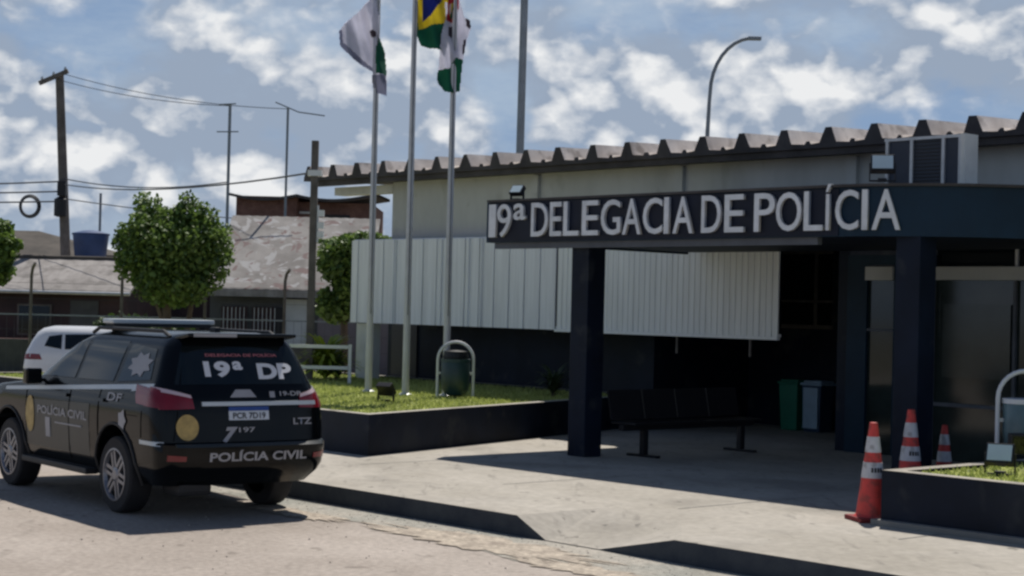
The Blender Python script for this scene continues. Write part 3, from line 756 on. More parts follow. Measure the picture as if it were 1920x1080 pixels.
# ------------------------------------------------------------------ plants, trees
def leaves(mb,centres,n,size,rnd,pw=.62):
    tot=sum(r[0]*r[1]*r[2] for _,r in centres)
    for c,r in centres:
        k=int(n*r[0]*r[1]*r[2]/tot)
        for _ in range(k):
            while True:
                d=Vector((rnd.uniform(-1,1),rnd.uniform(-1,1),rnd.uniform(-1,1)))
                if .05<d.length<1: break
            rad=d.length; d=d.normalized()*(rad**pw)*rnd.uniform(.82,1.12)
            p=Vector(c)+Vector((d.x*r[0],d.y*r[1],d.z*r[2]))
            s=size*rnd.uniform(.55,1.55)
            e=Euler((rnd.uniform(-1.2,1.2),rnd.uniform(-1.2,1.2),rnd.uniform(0,6.28))).to_matrix()
            q=[e@Vector(v)*s for v in ((-.5,-.28,0),(0,-.42,.08),(.5,-.22,0),(.62,.0,-.08),(.5,.25,0),(-.05,.42,.08),(-.5,.26,0))]
            mb.poly([p+v for v in q])
def tree(name,label,cat,org,centres,n,size,leaf,trunk,seed,group=None):
    t=thing(name,label,cat,org,'W',group)
    rnd=random.Random(seed)
    b=MB()
    for pts,rs in trunk: b.tube(pts,rs,9)
    b.build('trunk',M['trunk'],t,smooth=True)
    cs=[]
    for c,r in centres:
        cs.append((c,r))
        for _ in range(8):
            a=rnd.uniform(0,6.28); e=rnd.uniform(-.6,1.2)
            cs.append(((c[0]+r[0]*.95*math.cos(a)*math.cos(e),c[1]+r[1]*.9*math.sin(a),c[2]+r[2]*1.0*math.sin(e)),(r[0]*rnd.uniform(.2,.38),r[1]*.34,r[2]*rnd.uniform(.2,.36))))
    g=MB(); leaves(g,cs,n,size,rnd); g.build('crown',M[leaf],t)
X,Y=-8.4,42
tree('broadleaf_tree','dense round green tree behind the black police vehicle','tree',(X,Y,0),
 [((X-.15,Y,3.35),(1.15,1.2,.95)),((X+.55,Y+.1,3.5),(.8,.9,.85)),((X-.8,Y,3.1),(.62,.8,.6)),((X-.55,Y,4.15),(.42,.5,.5)),((X+.45,Y,4.15),(.4,.5,.55)),((X+.95,Y,3.0),(.5,.6,.6)),((X+.1,Y-.2,2.45),(.95,.9,.5)),((X-.75,Y,4.55),(.22,.3,.3)),((X+.35,Y,4.6),(.16,.25,.28)),((X-.1,Y+.1,4.0),(.6,.6,.4)),((X-1.15,Y,3.5),(.3,.4,.25)),((X+1.2,Y,3.75),(.25,.35,.2))],
 16000,.085,'leafA',[([(X,Y,-.05),(X-.05,Y,1.2),(X-.1,Y,2.4),(X-.15,Y,3.4)],[.16,.12,.09,.04]),([(X+.3,Y+.2,-.05),(X+.4,Y+.1,1.3),(X+.6,Y,2.6)],[.1,.08,.04]),([(X-.05,Y,1.3),(X-.6,Y,2.8)],[.08,.03]),([(X-.1,Y,1.9),(X+.5,Y-.1,3.4)],[.08,.03])],11)
X,Y=-12.9,42
tree('broadleaf_tree','green tree half cut off by the left edge of the picture','tree',(X,Y,0),
 [((X,Y,3.35),(.68,.7,.62)),((X+.1,Y,2.8),(.5,.6,.45))],3600,.105,'leafA',[([(X,Y,-.05),(X,Y,1.5),(X,Y,3)],[.12,.09,.04])],12)
X,Y=-4.1,42
tree('broadleaf_tree','leafy tree squeezed between the rusty post and the station','tree',(X,Y,0),
 [((X-.1,Y,3.2),(.62,.7,.6)),((X+.35,Y,2.5),(.65,.7,.7)),((X-.2,Y,2.1),(.5,.6,.45)),((X+.45,Y,3.75),(.5,.4,.2))],5600,.105,'leafA',[([(X,Y,-.05),(X,Y,1.5),(X,Y,3)],[.12,.09,.04])],13)
X,Y=-3.45,33.3
def strap(name,label,cat,org,n,ln,mt,seed,wd=.03):
    t=thing(name,label,cat,org,'W'); rnd=random.Random(seed); g=MB(); st=MB()
    for k in range(n):
        a=rnd.uniform(0,6.28); L_=ln*rnd.uniform(.6,1.1); el=rnd.uniform(.5,1.3); h0=rnd.uniform(0,ln*.5)
        prev=None
        p=Vector(org)+Vector((0,0,h0)); d=Vector((math.cos(a)*math.cos(el),math.sin(a)*math.cos(el),math.sin(el))); side=Vector((-math.sin(a),math.cos(a),0))
        vs=[]
        for i in range(6):
            w_=wd*(1-abs(i-2)/4.2)
            vs.append((p-side*w_,p+side*w_)); p=p+d*(L_/5); d=(d+Vector((0,0,-.28))).normalized()
        V=[(g.bm.verts.new(x),g.bm.verts.new(y)) for x,y in vs]
        for i in range(5): g.bm.faces.new((V[i][0],V[i][1],V[i+1][1],V[i+1][0]))
    g.build('foliage',M[mt],t)
    st.tube([Vector(org)-Vector((0,0,.03)),Vector(org)+Vector((0,0,ln*.55))],.03,7); st.build('stem',M['trunk'],t)
strap('yellow_bush','bright yellow green leafy bush behind the white railing','bush',(-3.5,32.4,.72),260,.8,'leafY',5,.045)
q=Bw(5.72,.6,.70)
strap('strap_leaf_plant','low dark plant with pale tips at the right end of the lawn','plant',(q.x,q.y,.70),80,.5,'leafD',6,.025)
q=Bw(.1,.9,.70)
strap('strap_leaf_plant','pale thin plant at the foot of the left end pillar','plant',(q.x,q.y,.70),60,.6,'leafB',8,.02)

def railing():
    t=thing('white_railing','white tubular railing at the left end of the raised lawn','railing',(-3.4,31,.70),'W')
    for z in (1.37,.99):
        b=MB(); b.box(-4.9,-2.93,30.97,31.03,z-.03,z+.03); b.build('rail',M['whitemetal'],t)
    for x in (-2.91,-4.92):
        b=MB(); b.box(x-.028,x+.028,30.97,31.03,.68,1.42); b.build('post',M['whitemetal'],t)
railing()

def service_pole():
    X,Y=-3.78,32.2
    t=thing('service_pole','rusty steel service pole with a white collar near its top','pole',(X,Y,0),'W')
    b=MB(); b.box(X-.065,X+.065,Y-.065,Y+.065,-.02,5.22); b.build('post',M['polec'],t,bevel=.01)
    b=MB(); b.box(X-.12,X+.14,Y-.1,Y+.1,4.55,4.66); b.build('collar',M['whitemetal'],t)
    for z in (3.85,3.62,3.45):
        b=MB(); b.box(X+.08,X+.2,Y-.06,Y+.06,z-.06,z+.06); b.build('insulator',M['whitemetal'],t)
    b=MB(); b.box(X+.065,X+.10,Y-.03,Y+.03,3.3,4.0); b.build('bracket',M['galv'],t)
service_pole()

# ------------------------------------------------------------------ background
def wires(name,label,pairs,r=.018,cat='cable'):
    b=MB()
    for a,c,sag in pairs:
        a=Vector(a);c=Vector(c); pts=[]
        for k in range(13):
            f=k/12; p=a.lerp(c,f); p.z-=sag*4*f*(1-f); pts.append(p)
        b.tube(pts,r,5)
    t=b.build(name,M['wire']); tag(t,label,cat,'overhead cables')
def utility():
    X,Y=-15.85,60
    t=thing('utility_pole','tall leaning utility pole with a tilted crossarm at far left','utility pole',(X,Y,0),'W')
    b=MB(); b.tube([(X+.35,Y,-.05),(X-.26,Y,9.97)],[.2,.15],12); b.build('pole',M['polec'],t,smooth=True)
    b=MB(); p,q=Vector((-16.75,Y-.25,9.62)),Vector((-15.75,Y-.25,10.08))
    d=(q-p).normalized(); ang=math.atan2(d.z,d.x)
    Mx=Matrix.Translation((p+q)/2)@Matrix.Rotation(-ang,4,'Y'); b.box(-.55,.55,-.06,.06,-.07,.07,Mx); b.build('crossarm',M['polec'],t)
    b=MB(); b.lathe([(.1,0),(.22,.04),(.22,.62),(.1,.7)],(X-.02,Y-.3,4.95),seg=16); b.build('transformer',M['black'],t,smooth=True)
    b=MB(); b.box(X-.14,X+.16,Y-.35,Y-.1,5.7,6.2); b.build('junction_box',M['black'],t)
    for k in range(3):
        x=-16.65+k*.4; b=MB(); b.lathe([(.04,0),(.06,.05),(.03,.14)],(x,Y-.25,9.72+k*.18),seg=8); b.build('insulator',M['galv'],t)
    b=MB(); cx,cz=-17.01,5.31
    for j in range(3):
        b.tube([(cx+(.30+.03*j)*math.cos(a),Y-.1+.03*j,cz+(.33+.03*j)*math.sin(a)) for a in [2*PI*i/24 for i in range(25)]],.035,6,cap=False)
    o=b.build('cable_coil',M['wire']); tag(o,'dark coil of spare cable hanging left of the leaning utility pole','cable coil')
utility()
wires('overhead_cable','bundle of sagging cables running left from the leaning utility pole',[((-15.9,59.8,6.2),(-34,58,6.0),.3),((-15.9,59.8,5.85),(-34,58,5.75),.25),((-15.9,59.8,5.5),(-34,58,5.35),.2)],.028)
wires('overhead_cable','low cables running right from the utility pole behind the round tree',[((-15.8,59.8,6.1),(-3.8,32.2,4.62),.25),((-15.8,59.8,5.6),(-7,75,5.7),.2),((-15.8,59.8,6.3),(-9.2,55,6.0),.25)],.02)
wires('overhead_cable','thin high cable from the tilted crossarm to the roof antennas',[((-16.0,59.8,10.0),(-7.37,55,8.4),.25),((-16.4,59.8,9.85),(-9.2,55,8.45),.2)],.012)
def antenna(label,X,Y,z0,z1,arms,r=.03):
    t=thing('antenna_mast',label,'antenna',(X,Y,z0),'W','roof antennas')
    b=MB(); b.tube([(X,Y,z0),(X,Y,z1)],r,8); b.build('mast',M['antenna'],t)
    for (x0,za,x1,zb) in arms:
        b=MB(); b.tube([(X+x0,Y-.05,za),(X+x1,Y-.05,zb)],.022,6); b.build('boom',M['antenna'],t)
antenna('tall thin antenna mast with short crossbars above the round tree',-9.24,55,0,8.5,[(-.35,8.48,.2,8.52),(-.4,7.6,.3,7.62)],.05)
antenna('thin antenna mast with long slanting boom above the brick house',-7.37,55,0,8.45,[(-.4,8.6,.35,8.3),(.35,8.3,1.2,8.2)],.04)
antenna('short mast on the roof behind the blue water tank',-16.0,66,3.6,6.2,[],.05)
def tallpole():
    t=thing('mast_pole','tall thick grey mast rising behind the station roof','pole',(.12,45,0),'W')
    b=MB(); b.tube([(.12,45,-.02),(.12,45,6),(.15,45,13)],[.13,.105,.095],14); b.build('shaft',M['antenna'],t,smooth=True)
    b=MB(); b.lathe([(.22,0),(.22,.05),(.14,.06)],(.12,45,0)); b.build('base_plate',M['galv'],t)
tallpole()
def streetlamp():
    t=thing('street_lamp','thin curved street lamp arching right behind the ribbed roof','street lamp',(6.75,60,0),'W')
    pts=[(6.72,60,-.02),(6.74,60,8.5),(6.78,60,9.6)]
    for k in range(1,9):
        a=PI/2*k/8*.93; pts.append((6.80+1.5*(1-math.cos(a)),60,9.9+1.98*math.sin(a)))
    b=MB(); b.tube(pts,[.09,.075]+[.065]*(len(pts)-2),8); b.build('pole',M['antenna'],t,smooth=True)
    e=pts[-1]; b=MB(); b.box(e[0]-.05,e[0]+.42,59.9,60.1,e[2]-.07,e[2]+.06); b.build('lamp_head',M['antenna'],t,bevel=.03)
streetlamp()
b=MB(); q=Bw(8.05,-4,4.8); b.tube([(q.x,q.y,4.75),(q.x,q.y,5.22)],.035,8); b.lathe([(.06,5.18),(.07,5.26),(.03,5.3)],(q.x,q.y,0),seg=10)
tag(b.build('vent_pipe',M['polec']),'short vent pipe poking up behind the ribbed roof edge','vent pipe')

def gable(name,label,x0,x1,y0,y1,ze,zr,wall,roofm,group=None,over=.4,extra=None,wave=0,ridge=None):
    t=thing(name,label,'house',((x0+x1)/2,(y0+y1)/2,0),'W',group)
    b=MB(); b.box(x0,x1,y0,y1,-.02,ze-.02); b.build('wall',M[wall],t)
    b=MB(); ym=ridge if ridge else (y0+y1)/2; n=max(2,int((x1-x0)/.25))
    cols=[]
    for i in range(n+1):
        x=x0-over+(x1-x0+2*over)*i/n; dz=(.012 if i%2 else 0)+wave*math.sin(i*.35)
        cols.append([b.bm.verts.new((x,y,z+dz)) for y,z in ((y0-over,ze-.08),(ym,zr),(y1+over,ze-.08),(y1+over,ze-.16),(ym,zr-.1),(y0-over,ze-.18))])
    for i in range(n):
        for k in range(6): b.bm.faces.new((cols[i][k],cols[i+1][k],cols[i+1][(k+1)%6],cols[i][(k+1)%6]))
    b.bm.faces.new(cols[0][::-1]); b.bm.faces.new(cols[-1])
    b.build('roof',M[roofm],t)
    b=MB(); b.tube([(x0-over,ym,zr+.02),(x1+over,ym,zr+.02)],.09,8); b.build('ridge_cap',M['roofD'],t)
    b=MB(); b.tube([(x0-over,y0-over-.06,ze-.16),(x1+over,y0-over-.06,ze-.16)],.06,8); b.build('gutter',M['galv'],t)
    # gable triangles
    for x in (x0,x1-.1):
        b=MB(); b.box(x,x+.1,y0+.1,y1-.1,ze-.02,ze+.02)
        b.poly([(x+.05,y0,ze-.02),(x+.05,ym,zr-.12),(x+.05,y1,ze-.02)])
        b.build('gable_end',M[wall],t)
    return t
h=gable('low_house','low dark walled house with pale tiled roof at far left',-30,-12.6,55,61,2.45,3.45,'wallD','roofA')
for x in (-15.9,-19,-22):
    f=MB(); f.box(x,x+1.1,54.94,55.0,.9,1.9); wf=f.build('window',M['polec'],h); g=MB(); g.box(x+.06,x+1.04,54.92,54.94,.96,1.84); g.build('pane',M['glass'],wf)
f=MB(); f.box(-14.2,-13.3,54.95,55,0,2.05); f.build('door',M['wallG'],h)
def hip():
    t=thing('brown_roof_house','house with brown hipped roof rising behind the pale tiled roof','house',(-21,73,0),'W')
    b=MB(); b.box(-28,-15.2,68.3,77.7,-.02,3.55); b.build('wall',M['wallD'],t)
    b=MB(); P=[(-28.4,67.9,3.5),(-14.8,67.9,3.5),(-14.8,78.1,3.5),(-28.4,78.1,3.5)]; q=[(-28.0,73,4.95),(-20.3,73,4.95)]
    v=[b.bm.verts.new(p) for p in P+q]
    for f in ((0,1,5,4),(1,2,5),(2,3,4,5),(3,0,4),(3,2,1,0)): b.bm.faces.new([v[i] for i in f])
    b.build('roof',M['roofD'],t)
hip()
gable('flat_roof_house','low house with grey roof just behind the round tree',-16,-11.0,62.5,68,2.9,3.7,'wallD','roofA')
def tank():
    t=thing('water_tank','square blue water tank on a frame above the left roofs','water tank',(-15.84,64,0),'W')
    b=MB(); b.lathe([(.50,3.62),(.58,3.72),(.66,4.45),(.66,4.5)],(-15.84,64,0),seg=22); b.build('tank',M['tank'],t,smooth=True)
    b=MB(); b.lathe([(.70,4.5),(.70,4.56),(.3,4.66),(.1,4.68)],(-15.84,64,0),seg=22); b.build('lid',M['tank'],t,smooth=True)
    for sx in (-1,1):
        b=MB(); b.box(-15.84+sx*.4-.05,-15.84+sx*.4+.05,63.9,64.1,2.5,3.62); b.build('leg',M['polec'],t)
tank()
def stained_house():
    x0,x1,y0,y1=-8.85,-4.2,50,55.5
    t=thing('stained_roof_house','house with big pale stained roof slope and dark barred front','house',((x0+x1)/2,52,0),'W')
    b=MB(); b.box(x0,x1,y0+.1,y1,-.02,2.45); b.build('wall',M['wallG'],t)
    b=MB(); n=30; cols=[]
    for i in range(n+1):
        x=x0+(x1-x0)*i/n; dz=.012 if i%2 else 0
        cols.append([b.bm.verts.new((x,y,z+dz)) for y,z in ((y0-.35,2.52),(y1-1.8,4.85),(y1-1.8,4.72),(y0-.35,2.42))])
    for i in range(n):
        for k in range(4): b.bm.faces.new((cols[i][k],cols[i+1][k],cols[i+1][(k+1)%4],cols[i][(k+1)%4]))
    b.bm.faces.new(cols[0][::-1]); b.bm.faces.new(cols[-1]); b.build('roof',M['stained'],t)
    b=MB(); b.box(x0-.02,x1,y0-.42,y0-.36,2.30,2.50); b.build('eave_board',M['roofA'],t)
    b=MB(); b.box(-6.62,-6.0,y0-.02,y0+.1,0,2.25); b.build('white_pier',M['pale'],t)
    for x in (-8.5,-7.6):
        f=MB(); f.box(x,x+.75,y0+.04,y0+.1,.9,2.0); wf=f.build('window',M['wallD'],t)
        g=MB(); 
        for k in range(6): g.box(x+.06+k*.12,x+.08+k*.12,y0+.0,y0+.03,.92,1.98)
        g.build('bars',M['galv'],wf)
    b=MB(); b.box(-6.95,-6.68,y0+.02,y0+.1,.0,2.0); b.build('door',M['black'],t)
stained_house()
def brick_house():
    x0,x1,y0,y1=-10.1,-5.2,62,68
    t=thing('brick_house','unrendered brown brick house with thin dark roof behind the stained roof','house',(-7.6,65,0),'W')
    b=MB(); b.box(x0,-7.9,y0,y1,-.02,6.0); b.box(-7.9,x1,y0+.5,y1,-.02,5.85); b.build('wall',M['brick'],t)
    b=MB(); pr=[]
    n=24
    for i in range(n+1):
        x=x0-.25+(x1+.5-x0)*i/n; f=i/n; z=6.08-.16*math.sin(f*PI*2.2)*(1 if f<.5 else -.9)
        pr.append((x,z))
    a=[[b.bm.verts.new((x,y,z+d)) for x,z in pr] for y,d in ((y0-.35,0),(y1,.2),(y1,.1),(y0-.35,-.1))]
    for k in range(4):
        for i in range(n): b.bm.faces.new((a[k][i],a[k][i+1],a[(k+1)%4][i+1],a[(k+1)%4][i]))
    b.build('roof',M['under'],t)
    f=MB(); f.box(-6.9,-6.0,y0+.44,y0+.5,5.05,5.4); wf=f.build('window',M['black'],t)
    g=MB(); g.box(-6.9,-6.0,y0+.40,y0+.46,4.98,5.05); g.build('sill',M['pale'],wf)
    b=MB(); b.box(-7.85,-7.2,y0+.42,y0+.5,5.42,5.5); b.build('lintel',M['pale'],t)
brick_house()
def boundary():
    b=MB(); b.box(-34,-17.0+2.3,52.2,52.4,-.02,.85); o=b.build('boundary_wall',M['redwall']); tag(o,'low reddish boundary wall at the far left beyond the verge','wall')
    b=MB(); b.box(-14.6,-5.2,47.6,47.8,-.02,.95); o=b.build('boundary_wall',M['wallG']); tag(o,'low dark grey boundary wall in front of the stained roof house','wall')
    b=MB(); b.box(-5.1,-1.2,45.0,45.2,-.02,1.75); o=b.build('boundary_wall',M['purple']); tag(o,'grey mauve wall between the rusty post and the station','wall')
    t=thing('mesh_fence','wire mesh fence with bent top posts along the far verge','fence',(-9,44,0),'W')
    for x in (-16.2,-12.39,-10.05,-7.9,-5.85):
        b=MB(); b.tube([(x,44,-.02),(x,44,2.7),(x+.04,43.95,2.88),(x+.14,43.8,3.0)],.04,8); b.build('post',M['polec'],t)
    for z in (1.68,.15):
        b=MB(); b.box(-20,-1.6,43.98,44.02,z-.018,z+.018); b.build('rail',M['antenna'],t)
    b=MB()
    x=-20
    for z in (.5,.9,1.3,2.1,2.5): b.box(-20,-1.6,43.995,44.005,z-.004,z+.004)
    while x<-1.6:
        b.box(x,x+.006,43.996,44.004,.1,1.66); x+=.2
    b.build('mesh',M['wire'],t)
boundary()
# hedge behind white car
X,Y=-10.4,46
tree('low_shrub','dull green shrub against the fence behind the white car','shrub',(X,Y,0),[((X,Y,1.1),(1.1,.4,.6)),((X+1.4,Y,1.0),(.7,.4,.45))],2500,.12,'leafB',[([(X,Y,-.02),(X,Y,1.0)],[.06,.03])],21)

# ------------------------------------------------------------------ vehicles
def interp(T,z):
    if z<=T[0][0]: return T[0][1:]
    for a,b_ in zip(T,T[1:]):
        if z<=b_[0]:
            f=(z-a[0])/(b_[0]-a[0]); return tuple(p+(q-p)*f for p,q in zip(a[1:],b_[1:]))
    return T[-1][1:]
class Shape:
    """body surface from levels: z, rear x, front x, half width, rear radius, front radius"""
    def __init__(s,T): s.T=T
    def side(s,x,z):
        xr,xf,w_,rr,rf=interp(s.T,z)
        if x<xr+rr: d=min(rr,xr+rr-x); return w_-rr+math.sqrt(max(rr*rr-d*d,0))
        if x>xf-rf: d=min(rf,x-xf+rf); return w_-rf+math.sqrt(max(rf*rf-d*d,0))
        return w_
    def rear(s,y,z):
        xr,xf,w_,rr,rf=interp(s.T,z); ay=abs(y); bow=-.05*max(0,1-(y/w_)**2)
        if ay>w_-rr: d=min(rr,ay-w_+rr); return xr+rr-math.sqrt(max(rr*rr-d*d,0))+bow
        return xr+bow
    def mesh(s,extra=2):
        bm=bmesh.new(); rings=[]
        zs=[]
        for a,b_ in zip(s.T,s.T[1:]):
            k=max(1,int((b_[0]-a[0])/.06)); zs+=[a[0]+(b_[0]-a[0])*i/k for i in range(k)]
        zs.append(s.T[-1][0])
        for z in zs:
            xr,xf,w_,rr,rf=interp(s.T,z); P=[]
            NY=8;NX=16;NA=7
            def bw(y): return .05*max(0,1-(y/w_)**2)
            for k in range(NY+1): y=-(w_-rr)+2*(w_-rr)*k/NY; P.append((xr-bw(y),y))
            for k in range(1,NA): a=PI/2*k/NA; y=w_-rr+rr*math.sin(a); P.append((xr+rr-rr*math.cos(a)-bw(y),y))
            for k in range(NX+1): P.append((xr+rr+(xf-rf-xr-rr)*k/NX,w_))
            for k in range(1,NA): a=PI/2*k/NA; y=w_-rf+rf*math.cos(a); P.append((xf-rf+rf*math.sin(a)+bw(y),y))
            for k in range(NY+1): y=(w_-rf)-2*(w_-rf)*k/NY; P.append((xf+bw(y),y))
            for k in range(1,NA): a=PI/2*k/NA; y=-(w_-rf+rf*math.sin(a)); P.append((xf-rf+rf*math.cos(a)+bw(y),y))
            for k in range(NX+1): P.append((xf-rf-(xf-rf-xr-rr)*k/NX,-w_))
            for k in range(1,NA): a=PI/2*k/NA; y=-(w_-rr+rr*math.cos(a)); P.append((xr+rr-rr*math.sin(a)-bw(y),y))
            rings.append([bm.verts.new((x,y,z)) for x,y in P])
        n=len(rings[0])
        for r in range(len(rings)-1):
            for k in range(n): bm.faces.new((rings[r][k],rings[r][(k+1)%n],rings[r+1][(k+1)%n],rings[r+1][k]))
        bm.faces.new(rings[0][::-1]); bm.faces.new(rings[-1])
        bmesh.ops.recalc_face_normals(bm,faces=bm.faces)
        me=bpy.data.meshes.new('body'); bm.to_mesh(me); bm.free(); return me
    def cut(s,me,arches,r,w_in=.62):
        o=bpy.data.objects.new('tmp',me); COL.objects.link(o)
        cs=[]
        for (x,z) in arches:
            for sy in (-1,1):
                b=MB(); b.lathe([(r,0),(r,.7)],(x,w_in if sy>0 else -w_in-.7,z),axis='y',seg=40); c=b.build('cut',None); cs.append(c)
                md=o.modifiers.new('b','BOOLEAN'); md.object=c; md.operation='DIFFERENCE'; md.solver='EXACT'
        dg=bpy.context.evaluated_depsgraph_get(); me2=bpy.data.meshes.new_from_object(o.evaluated_get(dg))
        for c in cs: bpy.data.objects.remove(c)
        bpy.data.objects.remove(o); return me2
def patch(fn,c4,n,m_,off,name,mt,parent,skirt=.02):
    """c4 corners (a,b) in order; fn(a,b,offset) -> point"""
    bm=bmesh.new(); G=[]
    for i in range(n+1):
        row=[]
        for j in range(m_+1):
            f,g=i/n,j/m_
            a=(1-f)*(1-g)*c4[0][0]+f*(1-g)*c4[1][0]+f*g*c4[2][0]+(1-f)*g*c4[3][0]
            b_=(1-f)*(1-g)*c4[0][1]+f*(1-g)*c4[1][1]+f*g*c4[2][1]+(1-f)*g*c4[3][1]
            row.append((a,b_))
        G.append(row)
    top=[[bm.verts.new(fn(a,b_,off)) for a,b_ in r] for r in G]; bot=[[bm.verts.new(fn(a,b_,off-skirt)) for a,b_ in r] for r in G]
    for i in range(n):
        for j in range(m_):
            bm.faces.new((top[i][j],top[i+1][j],top[i+1][j+1],top[i][j+1])); bm.faces.new((bot[i][j],bot[i][j+1],bot[i+1][j+1],bot[i+1][j]))
    def wall(A,B_):
        for k in range(len(A)-1): bm.faces.new((A[k],A[k+1],B_[k+1],B_[k]))
    wall(top[0],bot[0]); wall(top[-1],bot[-1]); wall([r[0] for r in top],[r[0] for r in bot]); wall([r[-1] for r in top],[r[-1] for r in bot])
    bmesh.ops.recalc_face_normals(bm,faces=bm.faces)
    me=bpy.data.meshes.new(name); bm.to_mesh(me); bm.free(); return link(name,me,mt,parent,smooth=True)
def wheel(parent,x,y,r,sgn,rimm='rim',nsp=6):
    """tyre + rim, outer face at y"""
    w_=.25; yi=y-sgn*w_
    h0=bpy.data.objects.new('wheel',None)
    b=MB(); pr=[(r*.66,0),(r*.72,-.012),(r*.93,-.004),(r*.985,.02),(r,.05),(r,.2),(r*.985,.235),(r*.93,.25),(r*.66,.25)]
    b.lathe([(rr,y-sgn*max(hh,0)) for rr,hh in pr],(x,0,r),axis='y',seg=36,cap=False)
    w0=b.build('wheel',M['rubber'],parent,smooth=True)
    b=MB(); b.lathe([(r*.68,y-sgn*.005),(r*.70,y-sgn*.001),(r*.66,y+sgn*.004),(r*.60,y-sgn*.03),(r*.59,y-sgn*.09),(.03,y-sgn*.09)],(x,0,r),axis='y',seg=36,cap=False)
    b.build('rim',M['plast'],w0,smooth=True)
    b=MB(); b.lathe([(r*.675,y+sgn*.004),(r*.69,y+sgn*.006),(r*.64,y+sgn*.008),(r*.62,y-sgn*.01),(r*.60,y-sgn*.03)],(x,0,r),axis='y',seg=36,cap=False)
    b.lathe([(.075,y-sgn*.08),(.075,y-sgn*.01),(.05,y+sgn*.002)],(x,0,r),axis='y',seg=16)
    for k in range(nsp):
        Mx=Matrix.Translation((x,y,r))@Matrix.Rotation(2*PI*k/nsp+.3,4,'Y')
        for dx in (-.032,.032):
            b.box(dx-.017,dx+.017,-.035 if sgn>0 else .008,-.008 if sgn>0 else .035,.05,r*.64,Mx)
    b.build('spokes',M[rimm],w0)
    return w0

